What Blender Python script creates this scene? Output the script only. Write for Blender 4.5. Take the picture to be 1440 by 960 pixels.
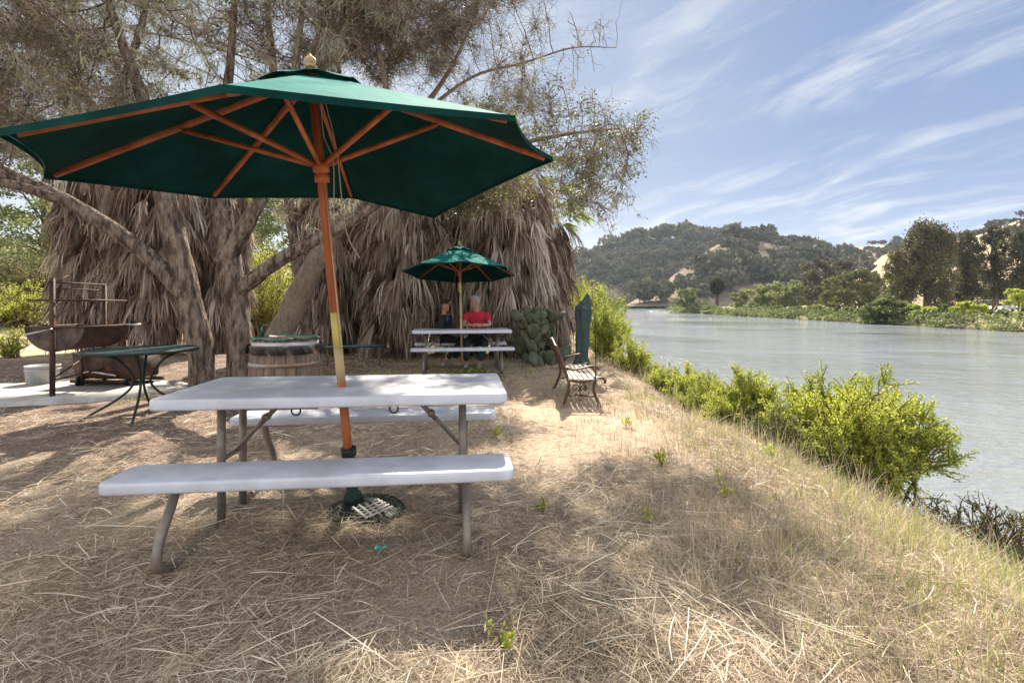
import bpy, bmesh, math, random
import numpy as np
from mathutils import Vector, Matrix

for o in list(bpy.data.objects):
    bpy.data.objects.remove(o)
scene = bpy.context.scene
col = scene.collection
R = math.radians
random.seed(11)
rng = np.random.default_rng(11)

# ---------------------------------------------------------------- camera, sky, sun, exposure
CAM_H = 1.22
cam_d = bpy.data.cameras.new('camera')
cam = bpy.data.objects.new('camera', cam_d)
col.objects.link(cam)
cam.location = (0, 0, CAM_H)
cam.rotation_euler = (R(90), 0, 0)
cam_d.sensor_width = 36
cam_d.lens = 17
cam_d.shift_y = -53 / 1440
cam_d.clip_start = 0.05
cam_d.clip_end = 8000
scene.camera = cam

SUN_EL, SUN_AZ = 42.0, 1.0            # azimuth measured from +Y towards +X
world = bpy.data.worlds.new('World')
scene.world = world
world.use_nodes = True
wn, wl = world.node_tree.nodes, world.node_tree.links
wn.clear()
w_out = wn.new('ShaderNodeOutputWorld')
w_bg = wn.new('ShaderNodeBackground')
w_bg.inputs['Strength'].default_value = 0.05
sky = wn.new('ShaderNodeTexSky')
sky.sky_type = 'NISHITA'
sky.sun_disc = False
sky.sun_elevation = R(SUN_EL)
sky.sun_rotation = R(SUN_AZ)
sky.altitude = 50
sky.air_density = 1.0
sky.dust_density = 0.5
sky.ozone_density = 2.0

def wmath(op, a, b=None, c=None, clamp=False):
    n = wn.new('ShaderNodeMath'); n.operation = op; n.use_clamp = clamp
    for i, v in enumerate((a, b, c)):
        if v is None: continue
        if isinstance(v, (int, float)): n.inputs[i].default_value = v
        else: wl.new(v, n.inputs[i])
    return n.outputs[0]
tc = wn.new('ShaderNodeTexCoord')
sep = wn.new('ShaderNodeSeparateXYZ')
wl.new(tc.outputs['Generated'], sep.inputs[0])
dx, dy, dz = sep.outputs
zz = wmath('ADD', wmath('MAXIMUM', dz, 0.0), 0.12)
px = wmath('DIVIDE', dx, zz)
py = wmath('DIVIDE', dy, zz)
comb = wn.new('ShaderNodeCombineXYZ')
wl.new(px, comb.inputs[0]); wl.new(py, comb.inputs[1])
rot = wn.new('ShaderNodeMapping')
rot.vector_type = 'POINT'
rot.inputs['Rotation'].default_value = (0, 0, R(66))
wl.new(comb.outputs[0], rot.inputs['Vector'])
# long curved cirrus
warp = wn.new('ShaderNodeTexNoise'); warp.inputs['Scale'].default_value = 0.7; warp.inputs['Detail'].default_value = 3
wl.new(rot.outputs[0], warp.inputs['Vector'])
wadd = wn.new('ShaderNodeVectorMath'); wadd.operation = 'MULTIPLY_ADD'
wl.new(warp.outputs['Color'], wadd.inputs[0]); wadd.inputs[1].default_value = (1.3, 1.0, 0); wl.new(rot.outputs[0], wadd.inputs[2])
str_ = wn.new('ShaderNodeMapping'); str_.inputs['Scale'].default_value = (0.85, 2.4, 1)
wl.new(wadd.outputs[0], str_.inputs['Vector'])
n1 = wn.new('ShaderNodeTexNoise'); n1.inputs['Scale'].default_value = 1.35; n1.inputs['Detail'].default_value = 10; n1.inputs['Roughness'].default_value = 0.66
wl.new(str_.outputs[0], n1.inputs['Vector'])
n2 = wn.new('ShaderNodeTexNoise'); n2.inputs['Scale'].default_value = 0.75; n2.inputs['Detail'].default_value = 2
wl.new(rot.outputs[0], n2.inputs['Vector'])
mr = wn.new('ShaderNodeMapRange'); mr.interpolation_type = 'SMOOTHSTEP'
mr.inputs['From Min'].default_value = 0.43; mr.inputs['From Max'].default_value = 0.74
wl.new(n1.outputs['Fac'], mr.inputs['Value'])
mr2 = wn.new('ShaderNodeMapRange'); mr2.inputs['From Min'].default_value = 0.28; mr2.inputs['From Max'].default_value = 0.52
wl.new(n2.outputs['Fac'], mr2.inputs['Value'])
cir = wmath('MULTIPLY', mr.outputs[0], mr2.outputs[0])
cir = wmath('MULTIPLY', cir, 0.95)
# thin milky veil, denser towards the sun's side and the horizon
veil = wn.new('ShaderNodeMapRange'); veil.inputs['From Min'].default_value = 0.52; veil.inputs['From Max'].default_value = -0.35
veil.inputs['To Min'].default_value = 0.05; veil.inputs['To Max'].default_value = 0.85
wl.new(dx, veil.inputs['Value'])
# a bank of small cumulus low over the hills
cm = wn.new('ShaderNodeMapping'); cm.inputs['Scale'].default_value = (9, 9, 22)
wl.new(tc.outputs['Generated'], cm.inputs['Vector'])
n3 = wn.new('ShaderNodeTexNoise'); n3.inputs['Scale'].default_value = 1.0; n3.inputs['Detail'].default_value = 5
wl.new(cm.outputs[0], n3.inputs['Vector'])
el = wn.new('ShaderNodeMapRange'); el.interpolation_type = 'SMOOTHSTEP'
el.inputs['From Min'].default_value = 0.150; el.inputs['From Max'].default_value = 0.120
wl.new(dz, el.inputs['Value'])
cu = wn.new('ShaderNodeMapRange'); cu.interpolation_type = 'SMOOTHSTEP'
cu.inputs['From Min'].default_value = 0.655; cu.inputs['From Max'].default_value = 0.74
wl.new(wmath('ADD', n3.outputs['Fac'], wmath('MULTIPLY', el.outputs[0], 0.12)), cu.inputs['Value'])
cum = wmath('MULTIPLY', wmath('MULTIPLY', cu.outputs[0], el.outputs[0]), 0.9)
def wmix(f, a, b):
    n = wn.new('ShaderNodeMix'); n.data_type = 'RGBA'
    if isinstance(f, float): n.inputs['Factor'].default_value = f
    else: wl.new(f, n.inputs['Factor'])
    for i, v in ((6, a), (7, b)):
        if isinstance(v, tuple): n.inputs[i].default_value = (*v, 1)
        else: wl.new(v, n.inputs[i])
    return n.outputs[2]
base_c = wmix(0.74, sky.outputs[0], (2.7, 4.7, 9.8))
c1 = wmix(veil.outputs[0], base_c, (9.0, 10.2, 11.8))
low = wn.new('ShaderNodeMapRange'); low.interpolation_type = 'SMOOTHSTEP'
low.inputs['From Min'].default_value = 0.24; low.inputs['From Max'].default_value = 0.04
wl.new(dz, low.inputs['Value'])
side = wn.new('ShaderNodeMapRange'); side.interpolation_type = 'SMOOTHSTEP'
side.inputs['From Min'].default_value = 0.62; side.inputs['From Max'].default_value = 0.05
wl.new(dx, side.inputs['Value'])
c1 = wmix(wmath('MULTIPLY', wmath('MULTIPLY', low.outputs[0], side.outputs[0]), 0.8), c1, (10.8, 11.3, 12.0))
c2 = wmix(cir, c1, (12.0, 12.8, 13.8))
c3 = wmix(cum, c2, (11.8, 11.8, 11.9))
# brightness added overhead and behind the camera, out of view, to lift the shade
ovr = wn.new('ShaderNodeMapRange'); ovr.interpolation_type = 'SMOOTHSTEP'
ovr.inputs['From Min'].default_value = 0.60; ovr.inputs['From Max'].default_value = -0.05
ovr.inputs['To Min'].default_value = 0.0; ovr.inputs['To Max'].default_value = 1.0
wl.new(dy, ovr.inputs['Value'])
c4 = wmix(wmath('MULTIPLY', ovr.outputs[0], 0.75), c3, (7.4, 7.2, 7.0))
gain = wmath('MULTIPLY_ADD', ovr.outputs[0], 0.89, 0.385)
vm = wn.new('ShaderNodeVectorMath'); vm.operation = 'SCALE'
wl.new(c4, vm.inputs[0]); wl.new(gain, vm.inputs['Scale'])
wl.new(vm.outputs[0], w_bg.inputs['Color'])
wl.new(w_bg.outputs[0], w_out.inputs['Surface'])

sun_d = bpy.data.lights.new('sun', 'SUN')
sun_d.energy = 5.0
sun_d.angle = R(0.5)
sun_d.color = (1.0, 0.90, 0.76)
sun = bpy.data.objects.new('sun', sun_d)
col.objects.link(sun)
sdir = Vector((math.sin(R(SUN_AZ)) * math.cos(R(SUN_EL)), math.cos(R(SUN_AZ)) * math.cos(R(SUN_EL)), math.sin(R(SUN_EL))))
sun.rotation_euler = sdir.to_track_quat('Z', 'Y').to_euler()
sun.location = (0, 20, 30)

scene.view_settings.view_transform = 'Standard'
scene.view_settings.look = 'None'
scene.view_settings.gamma = 1
scene.view_settings.use_curve_mapping = False
scene.view_settings.exposure = 1.62
scene.render.engine = 'CYCLES'
scene.cycles.max_bounces = 6
scene.cycles.diffuse_bounces = 3
scene.cycles.glossy_bounces = 2
scene.cycles.transmission_bounces = 3
scene.cycles.transparent_max_bounces = 6
scene.cycles.use_denoising = True
scene.cycles.sample_clamp_indirect = 6

# ---------------------------------------------------------------- helpers
_T = rng.random((256, 256))
def vnoise(x, y):
    xi = np.floor(x).astype(int); yi = np.floor(y).astype(int)
    fx = x - xi; fy = y - yi
    fx = fx * fx * (3 - 2 * fx); fy = fy * fy * (3 - 2 * fy)
    a = _T[xi & 255, yi & 255]; b = _T[(xi + 1) & 255, yi & 255]
    c = _T[xi & 255, (yi + 1) & 255]; d = _T[(xi + 1) & 255, (yi + 1) & 255]
    return (a * (1 - fx) + b * fx) * (1 - fy) + (c * (1 - fx) + d * fx) * fy
def fbm(x, y, octs=4, s=1.0):
    r = 0; a = 0.5; t = 0
    for i in range(octs):
        r = r + a * (vnoise(x * s + 17.3 * i, y * s + 9.1 * i) - 0.5); t += a
        s *= 2.03; a *= 0.5
    return r / t
def sstep(a, b, x):
    t = np.clip((np.asarray(x, float) - a) / (b - a), 0, 1)
    return t * t * (3 - 2 * t)

def tag(o, label=None, cat=None, group=None, kind=None):
    if label: o['label'] = label
    if cat: o['category'] = cat
    if group: o['group'] = group
    if kind: o['kind'] = kind
    return o
def thing(name, loc, label, cat, group=None, kind=None):
    o = bpy.data.objects.new(name, None)
    o.empty_display_size = 0.1
    col.objects.link(o)
    o.location = loc
    return tag(o, label, cat, group, kind)

class G:
    """collects numpy geometry (world coordinates) for ONE mesh object"""
    def __init__(s): s.v = []; s.q = []; s.t = []; s.tint = []; s.n = 0; s.poly = []
    def add(s, v, q=None, t=None, tint=0.5, poly=None):
        v = np.asarray(v, float).reshape(-1, 3)
        if q is not None and len(q): s.q.append(np.asarray(q, int).reshape(-1, 4) + s.n)
        if t is not None and len(t): s.t.append(np.asarray(t, int).reshape(-1, 3) + s.n)
        if poly is not None: s.poly += [[i + s.n for i in p] for p in poly]
        s.v.append(v)
        s.tint.append(np.broadcast_to(np.asarray(tint, float), (len(v),)).copy())
        s.n += len(v)
        return s
    def box(s, c, size, rz=0, M=None, tint=0.5, bev=0.0):
        sx, sy, sz = [a / 2 for a in size]
        if bev <= 0:
            v = np.array([[x, y, z] for x in (-sx, sx) for y in (-sy, sy) for z in (-sz, sz)])
            q = [[0, 1, 3, 2], [4, 6, 7, 5], [0, 4, 5, 1], [2, 3, 7, 6], [0, 2, 6, 4], [1, 5, 7, 3]]
            poly = None
        else:
            bm = bmesh.new(); bmesh.ops.create_cube(bm, size=1)
            for w in bm.verts: w.co = Vector((w.co.x * 2 * sx, w.co.y * 2 * sy, w.co.z * 2 * sz))
            bmesh.ops.bevel(bm, geom=bm.edges[:], offset=bev, segments=3, profile=0.5, affect='EDGES')
            bm.verts.ensure_lookup_table()
            v = np.array([w.co[:] for w in bm.verts]); poly = [[w.index for w in f.verts] for f in bm.faces]; q = None
            bm.free()
        if M is not None:
            v = v @ np.array(M.to_3x3()).T
        c0, s0 = math.cos(rz), math.sin(rz)
        v = v @ np.array([[c0, -s0, 0], [s0, c0, 0], [0, 0, 1]]).T + np.array(c)
        return s.add(v, q=q, tint=tint, poly=poly)
    def tube(s, pts, r, n=10, cap=True, tint=0.5, scale=None):
        pts = np.array([list(p) for p in pts], float)
        K = len(pts)
        r = np.broadcast_to(np.asarray(r, float), (K,))
        tg = np.gradient(pts, axis=0); tg /= np.linalg.norm(tg, axis=1)[:, None] + 1e-9
        ref = np.array([0, 0, 1.]) if abs(tg[0][2]) < 0.9 else np.array([1., 0, 0])
        u = np.cross(ref, tg[0]); u /= np.linalg.norm(u)
        vs = []
        for i in range(K):
            u = u - tg[i] * (u @ tg[i]); u /= np.linalg.norm(u) + 1e-9
            w = np.cross(tg[i], u)
            a = np.arange(n) * 2 * math.pi / n
            vs.append(pts[i] + r[i] * (np.cos(a)[:, None] * u + np.sin(a)[:, None] * w))
        v = np.concatenate(vs)
        q = []
        for i in range(K - 1):
            for j in range(n):
                q.append([i * n + j, i * n + (j + 1) % n, (i + 1) * n + (j + 1) % n, (i + 1) * n + j])
        poly = [list(range(n))[::-1], list(range((K - 1) * n, K * n))] if cap else None
        return s.add(v, q=q, tint=tint, poly=poly)
    def lathe(s, prof, c=(0, 0, 0), n=24, axis=None, tint=0.5):
        """prof = (r, z) list"""
        a = np.arange(n) * 2 * math.pi / n
        v = np.concatenate([np.stack([r * np.cos(a), r * np.sin(a), np.full(n, z)], 1) for r, z in prof])
        if axis is not None:
            M = np.array(Vector((0, 0, 1)).rotation_difference(Vector(axis)).to_matrix())
            v = v @ M.T
        v = v + np.array(c)
        q = []
        for i in range(len(prof) - 1):
            for j in range(n):
                q.append([i * n + j, i * n + (j + 1) % n, (i + 1) * n + (j + 1) % n, (i + 1) * n + j])
        return s.add(v, q=q, tint=tint)
    def ball(s, c, r, n=12, tint=0.5, M=None):
        r = np.broadcast_to(np.asarray(r, float), (3,))
        m = n // 2 + 1
        th = np.linspace(0.02, math.pi - 0.02, m); ph = np.arange(n) * 2 * math.pi / n
        v = np.array([[math.sin(t) * math.cos(p), math.sin(t) * math.sin(p), math.cos(t)] for t in th for p in ph]) * r
        if M is not None: v = v @ np.array(M.to_3x3()).T
        q = [[i * n + j, i * n + (j + 1) % n, (i + 1) * n + (j + 1) % n, (i + 1) * n + j] for i in range(m - 1) for j in range(n)]
        return s.add(v + np.array(c), q=q, tint=tint)
    def tubes(s, P, Rr, n=3, tint=0.5):
        """M tubes of K points at once"""
        P = np.asarray(P, float); M_, K, _ = P.shape
        if M_ == 0: return s
        Rr = np.broadcast_to(np.asarray(Rr, float), (M_, K))
        tg = np.gradient(P, axis=1); tg /= np.linalg.norm(tg, axis=2)[..., None] + 1e-9
        ref = np.array([0.31, 0.22, 0.93]); u = np.cross(tg, ref)
        u /= np.linalg.norm(u, axis=2)[..., None] + 1e-6
        w = np.cross(tg, u)
        a = np.arange(n) * 2 * math.pi / n
        v = P[:, :, None, :] + Rr[:, :, None, None] * (np.cos(a)[None, None, :, None] * u[:, :, None, :] + np.sin(a)[None, None, :, None] * w[:, :, None, :])
        idx = np.arange(M_ * K * n).reshape(M_, K, n)
        nx = np.roll(idx, -1, axis=2)
        q = np.stack([idx[:, :-1], nx[:, :-1], nx[:, 1:], idx[:, 1:]], -1).reshape(-1, 4)
        tint = np.asarray(tint, float)
        tt = np.repeat(tint, K * n) if tint.ndim == 1 else tint
        return s.add(v.reshape(-1, 3), q=q, tint=tt)
    def ribbons(s, P, W, side, tint=0.5):
        """M flat blades of K points; W half width (M,K); side (M,3)"""
        P = np.asarray(P, float); M_, K, _ = P.shape
        if M_ == 0: return s
        W = np.broadcast_to(np.asarray(W, float), (M_, K))
        side = np.broadcast_to(np.asarray(side, float), (M_, 3))
        o = W[:, :, None] * side[:, None, :]
        v = np.stack([P - o, P + o], 2)
        idx = np.arange(M_ * K * 2).reshape(M_, K, 2)
        q = np.stack([idx[:, :-1, 0], idx[:, :-1, 1], idx[:, 1:, 1], idx[:, 1:, 0]], -1).reshape(-1, 4)
        tint = np.asarray(tint, float)
        tt = np.repeat(tint, K * 2) if tint.ndim == 1 else tint
        return s.add(v.reshape(-1, 3), q=q, tint=tt)
    def leaves(s, C, L, W, tint=0.5, up=None, aim=None):
        """rhombic leaves at C; random orientation, or aimed along aim (M,3)"""
        C = np.asarray(C, float); M_ = len(C)
        if M_ == 0: return s
        d = rng.normal(size=(M_, 3)) if aim is None else np.asarray(aim, float)
        if up is not None: d = d + np.array([0, 0, up])
        d /= np.linalg.norm(d, axis=1)[:, None] + 1e-9
        e = rng.normal(size=(M_, 3)); e -= d * (e * d).sum(1)[:, None]; e /= np.linalg.norm(e, axis=1)[:, None] + 1e-9
        L = np.broadcast_to(np.asarray(L, float), (M_,))[:, None]; W = np.broadcast_to(np.asarray(W, float), (M_,))[:, None]
        v = np.stack([C, C + d * L * .45 + e * W * .5, C + d * L, C + d * L * .45 - e * W * .5], 1).reshape(-1, 3)
        q = np.arange(M_ * 4).reshape(M_, 4)
        tint = np.asarray(tint, float)
        return s.add(v, q=q, tint=np.repeat(tint, 4) if tint.ndim == 1 else tint)
    def build(s, name, mat, parent=None, smooth=False):
        v = np.concatenate(s.v) if s.v else np.zeros((0, 3))
        if parent is not None: v = v - np.array(parent.matrix_world.translation if False else wloc(parent))
        me = bpy.data.meshes.new(name)
        loops = []; starts = []; n0 = 0
        if s.q:
            q = np.concatenate(s.q); loops.append(q.ravel()); starts.append(np.arange(len(q)) * 4 + n0); n0 += q.size
        if s.t:
            t = np.concatenate(s.t); loops.append(t.ravel()); starts.append(np.arange(len(t)) * 3 + n0); n0 += t.size
        if s.poly:
            pl = np.concatenate([np.array(p) for p in s.poly]); ln = np.array([len(p) for p in s.poly])
            loops.append(pl); starts.append(np.concatenate([[0], np.cumsum(ln)[:-1]]) + n0); n0 += pl.size
        loops = np.concatenate(loops).astype(np.int32); starts = np.concatenate(starts).astype(np.int32)
        me.vertices.add(len(v)); me.vertices.foreach_set('co', v.astype(np.float32).ravel())
        me.loops.add(len(loops)); me.loops.foreach_set('vertex_index', loops)
        me.polygons.add(len(starts)); me.polygons.foreach_set('loop_start', starts)
        me.update(calc_edges=True)
        if smooth: me.polygons.foreach_set('use_smooth', np.ones(len(starts), bool))
        at = me.attributes.new('tint', 'FLOAT', 'POINT')
        at.data.foreach_set('value', np.concatenate(s.tint).astype(np.float32))
        if mat: me.materials.append(mat)
        o = bpy.data.objects.new(name, me)
        col.objects.link(o)
        if parent is not None: o.parent = parent
        return o
def wloc(o):
    p = np.array(o.location[:]);
    while o.parent is not None:
        o = o.parent; p = p + np.array(o.location[:])
    return p

# ---------------------------------------------------------------- materials
def mat(name, color, rough=0.7, metal=0.0, spec=0.4, var=0.0, vscale=5.0, color2=None, bump=0.0, bscale=40.0,
        tint=None, transl=0.0, stretch=None, c2fac=(0.4, 0.6), coord='Object', detail=6, bdist=.02):
    m = bpy.data.materials.new(name); m.use_nodes = True
    nt = m.node_tree; N = nt.nodes; L = nt.links
    b = N['Principled BSDF']
    b.inputs['Roughness'].default_value = rough
    b.inputs['Metallic'].default_value = metal
    b.inputs['Specular IOR Level'].default_value = spec
    tcx = N.new('ShaderNodeTexCoord'); mp = N.new('ShaderNodeMapping')
    L.new(tcx.outputs[coord], mp.inputs['Vector'])
    if stretch: mp.inputs['Scale'].default_value = stretch
    if tint:
        a = N.new('ShaderNodeAttribute'); a.attribute_name = 'tint'
        rp = N.new('ShaderNodeValToRGB'); cr = rp.color_ramp
        while len(cr.elements) < len(tint): cr.elements.new(0.5)
        for e, (p, c) in zip(cr.elements, tint): e.position = p; e.color = (*c, 1)
        L.new(a.outputs['Fac'], rp.inputs[0]); out = rp.outputs[0]
    else:
        rgb = N.new('ShaderNodeRGB'); rgb.outputs[0].default_value = (*color, 1); out = rgb.outputs[0]
    if color2 is not None:
        n = N.new('ShaderNodeTexNoise'); n.inputs['Scale'].default_value = vscale; n.inputs['Detail'].default_value = detail
        n.inputs['Roughness'].default_value = 0.6
        L.new(mp.outputs[0], n.inputs['Vector'])
        r = N.new('ShaderNodeMapRange'); r.inputs['From Min'].default_value = c2fac[0]; r.inputs['From Max'].default_value = c2fac[1]
        L.new(n.outputs['Fac'], r.inputs['Value'])
        mx = N.new('ShaderNodeMix'); mx.data_type = 'RGBA'
        L.new(r.outputs[0], mx.inputs['Factor']); L.new(out, mx.inputs[6]); mx.inputs[7].default_value = (*color2, 1)
        out = mx.outputs[2]
    if var > 0:
        n = N.new('ShaderNodeTexNoise'); n.inputs['Scale'].default_value = vscale * 2.7; n.inputs['Detail'].default_value = 4
        L.new(mp.outputs[0], n.inputs['Vector'])
        r = N.new('ShaderNodeMapRange'); r.inputs['From Min'].default_value = 0.3; r.inputs['From Max'].default_value = 0.7
        r.inputs['To Min'].default_value = 1 - var; r.inputs['To Max'].default_value = 1 + var
        L.new(n.outputs['Fac'], r.inputs['Value'])
        hv = N.new('ShaderNodeHueSaturation'); L.new(out, hv.inputs['Color']); L.new(r.outputs[0], hv.inputs['Value'])
        out = hv.outputs[0]
    L.new(out, b.inputs['Base Color'])
    if bump > 0:
        n = N.new('ShaderNodeTexNoise'); n.inputs['Scale'].default_value = bscale; n.inputs['Detail'].default_value = 5
        L.new(mp.outputs[0], n.inputs['Vector'])
        bp = N.new('ShaderNodeBump'); bp.inputs['Strength'].default_value = bump; bp.inputs['Distance'].default_value = bdist
        L.new(n.outputs['Fac'], bp.inputs['Height']); L.new(bp.outputs[0], b.inputs['Normal'])
    if transl > 0:
        tr = N.new('ShaderNodeBsdfTranslucent'); L.new(out, tr.inputs['Color'])
        ms = N.new('ShaderNodeMixShader'); ms.inputs[0].default_value = transl
        L.new(b.outputs[0], ms.inputs[1]); L.new(tr.outputs[0], ms.inputs[2])
        L.new(ms.outputs[0], N['Material Output'].inputs['Surface'])
    return m

M = {}
M['plastic'] = mat('white_plastic', (.56, .58, .65), rough=.36, spec=.5, color2=(.42, .42, .44), vscale=3.5, c2fac=(.45, .72), var=.08, bump=.12, bscale=260)
M['gmetal'] = mat('grey_powdercoat', (.17, .155, .14), rough=.45, metal=.3, color2=(.25, .21, .17), vscale=9, var=.1, bump=.05, bscale=120)
M['hook'] = mat('black_steel', (.03, .03, .035), rough=.4, metal=.6)
M['wood'] = mat('teak_stained', (.50, .145, .045), rough=.45, color2=(.30, .08, .028), vscale=9, stretch=(1, 1, .12), var=.15, bump=.1, bscale=80)
M['woodpale'] = mat('weathered_pole', (.45, .34, .17), rough=.6, color2=(.33, .16, .06), vscale=7, stretch=(1, 1, .15), c2fac=(.5, .7), var=.15)
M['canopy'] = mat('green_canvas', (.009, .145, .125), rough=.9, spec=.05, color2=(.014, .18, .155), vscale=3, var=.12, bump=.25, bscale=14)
M['underside_shade'] = mat('shade_dark_canvas', (.004, .028, .025), rough=.9, spec=.05, color2=(.006, .042, .037), vscale=3, var=.15, bump=.25, bscale=14)  # canopy green darkened: the shade under the umbrella is put into the colour
M['rope'] = mat('cord', (.45, .38, .27), rough=.9)
M['greenmetal'] = mat('dark_green_iron', (.012, .030, .024), rough=.7, metal=.1, color2=(.05, .05, .04), vscale=14, c2fac=(.5, .7))
M['lattice'] = mat('bleached_lattice', (.42, .41, .38), rough=.7, var=.2)
M['rust'] = mat('rusty_steel', (.055, .036, .028), rough=.75, metal=.35, color2=(.13, .06, .035), vscale=5, var=.25, bump=.25, bscale=60, c2fac=(.45, .7))
M['rustpale'] = mat('scorched_steel', (.14, .10, .08), rough=.75, metal=.3, color2=(.06, .04, .035), vscale=4, var=.2, bump=.2, bscale=50)
M['steel'] = mat('bare_steel', (.45, .45, .44), rough=.35, metal=.8)
M['bucket'] = mat('white_pail', (.36, .37, .38), rough=.6, color2=(.26, .26, .25), vscale=4, c2fac=(.45, .7))
M['concrete'] = mat('concrete', (.42, .40, .38), rough=.9, color2=(.30, .28, .25), vscale=3, var=.12, bump=.3, bscale=40)
M['stave'] = mat('weathered_oak_stave', (.24, .17, .125), rough=.8, color2=(.14, .10, .08), vscale=6, stretch=(3, 3, .3), var=.2, bump=.3, bscale=60)
M['hoop'] = mat('barrel_hoop', (.26, .14, .08), rough=.6, metal=.5, color2=(.34, .32, .30), vscale=3, c2fac=(.4, .6))
M['hooppale'] = mat('galvanised_hoop', (.45, .43, .40), rough=.5, metal=.5, var=.15)
M['liner'] = mat('green_liner', (.012, .09, .06), rough=.3, spec=.6, var=.2)
M['blackliner'] = mat('black_liner', (.012, .012, .013), rough=.35, spec=.6)
M['glass'] = mat('green_tabletop', (.035, .075, .08), rough=.2, spec=.6, var=.2, vscale=3)
M['tarp'] = mat('dark_green_cover', (.014, .045, .042), rough=.6, spec=.35, color2=(.045, .06, .065), vscale=4, var=.15, bump=.35, bscale=9)
M['iron'] = mat('brown_cast_iron', (.11, .065, .042), rough=.5, metal=.4, color2=(.055, .035, .026), vscale=12, bump=.1, bscale=80)
M['slat'] = mat('bleached_slat', (.38, .31, .235), rough=.65, color2=(.26, .205, .15), vscale=5, stretch=(.2, 3, 1), var=.15)
M['slatdark'] = mat('brown_slat', (.15, .085, .055), rough=.55, color2=(.09, .05, .035), vscale=5, stretch=(.2, 3, 1), var=.15)
M['bark'] = mat('oak_bark', (.24, .19, .145), rough=.95, spec=.15, color2=(.07, .052, .042), vscale=16, stretch=(1, 1, .28), c2fac=(.40, .60), var=.3, bump=1.0, bscale=30, bdist=.07)
M['barkpale'] = mat('pale_bark', (.26, .215, .165), rough=.95, spec=.15, color2=(.19, .145, .11), vscale=13, stretch=(1, 1, .35), c2fac=(.42, .65), var=.2, bump=.9, bscale=26, bdist=.05)
M['twig'] = mat('twig', (.2, .15, .12), rough=.95, spec=.1, tint=[(0, (.13, .10, .08)), (1, (.40, .33, .26))])
M['oakleaf'] = mat('oak_leaf', (.1, .12, .04), rough=.5, spec=.35, transl=.45,
                   tint=[(0, (.055, .065, .03)), (.55, (.15, .155, .06)), (.85, (.26, .28, .07)), (1, (.36, .44, .07))])
M['lichen'] = mat('hanging_lichen', (.3, .32, .24), rough=1, spec=.05, transl=.3, tint=[(0, (.20, .20, .14)), (1, (.42, .42, .31))])
M['deadfrond'] = mat('dead_frond', (.3, .22, .16), rough=.8, spec=.2, transl=.18,
                     tint=[(0, (.09, .06, .042)), (.35, (.25, .18, .135)), (.7, (.46, .38, .31)), (1, (.66, .60, .53))])
M['frond'] = mat('live_frond', (.12, .17, .03), rough=.5, spec=.4, transl=.4, tint=[(0, (.06, .08, .02)), (.6, (.17, .22, .04)), (1, (.36, .42, .08))])
M['palmtrunk'] = mat('palm_trunk', (.09, .065, .05), rough=1, spec=.1, bump=1, bscale=15, var=.3)
M['straw'] = mat('straw', (.5, .4, .28), rough=.7, spec=.3, transl=.15,
                 tint=[(0, (.15, .11, .08)), (.3, (.32, .245, .17)), (.75, (.55, .45, .32)), (1, (.76, .68, .53))])
M['grass'] = mat('grass', (.2, .25, .06), rough=.6, spec=.3, transl=.4,
                 tint=[(0, (.10, .14, .03)), (.4, (.22, .27, .07)), (.7, (.42, .40, .16)), (1, (.60, .48, .30))])
M['shrub'] = mat('bank_shrub_leaf', (.2, .3, .04), rough=.55, spec=.3, transl=.5,
                 tint=[(0, (.12, .15, .03)), (.5, (.28, .34, .055)), (1, (.54, .56, .09))])
M['shrubdull'] = mat('dull_shrub_leaf', (.12, .15, .05), rough=.6, spec=.3, transl=.4,
                     tint=[(0, (.05, .065, .025)), (.5, (.13, .16, .05)), (1, (.29, .32, .12))])
M['fartree'] = mat('far_tree_leaf', (.08, .09, .03), rough=.6, spec=.2, transl=.3,
                   tint=[(0, (.035, .038, .018)), (.5, (.09, .095, .035)), (1, (.17, .19, .06))])
M['eucleaf'] = mat('eucalyptus_leaf', (.1, .08, .05), rough=.6, spec=.2, transl=.3,
                   tint=[(0, (.030, .034, .020)), (.45, (.07, .07, .038)), (.8, (.15, .12, .06)), (1, (.18, .21, .05))])
M['chap'] = mat('chaparral', (.06, .065, .035), rough=.8, spec=.1, transl=.15,
                tint=[(0, (.04, .042, .028)), (.5, (.085, .085, .052)), (1, (.17, .165, .09))])
M['stem'] = mat('shrub_stem', (.14, .10, .06), rough=.9, spec=.1)
M['cactus'] = mat('cactus_pad', (.085, .10, .06), rough=.75, spec=.2, color2=(.20, .18, .13), vscale=5, c2fac=(.5, .75), var=.2, bump=.2, bscale=30)
M['hill'] = mat('hillside', (.20, .16, .115), rough=1, spec=.05, color2=(.15, .12, .085), vscale=.05, var=.25, bump=.6, bscale=.3, c2fac=(.42, .6))
M['hilltan'] = mat('dry_grass_slope', (.40, .30, .19), rough=1, spec=.05, color2=(.27, .21, .14), vscale=.06, var=.15, bump=.4, bscale=.3, c2fac=(.5, .7))
M['skin'] = mat('skin', (.40, .21, .145), rough=.55, spec=.35)
M['hairdark'] = mat('dark_hair', (.022, .013, .010), rough=.6, color2=(.05, .026, .018), vscale=30)
M['hairgrey'] = mat('grey_hair', (.38, .37, .36), rough=.6, color2=(.26, .25, .25), vscale=30)
M['red'] = mat('red_cotton', (.42, .02, .045), rough=.85)
M['black'] = mat('black_cloth', (.014, .014, .017), rough=.85, color2=(.02, .025, .028), vscale=8)
M['teal'] = mat('teal_cloth', (.012, .08, .08), rough=.8)
M['jean'] = mat('dark_trousers', (.014, .035, .034), rough=.85)
M['shoe'] = mat('grey_shoe', (.30, .31, .33), rough=.6)
M['paintw'] = mat('white_paint', (.75, .75, .75), rough=.35)
M['wrap'] = mat('teal_wrapper', (.01, .33, .35), rough=.3, color2=(.55, .5, .1), vscale=30, c2fac=(.5, .55))
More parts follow.
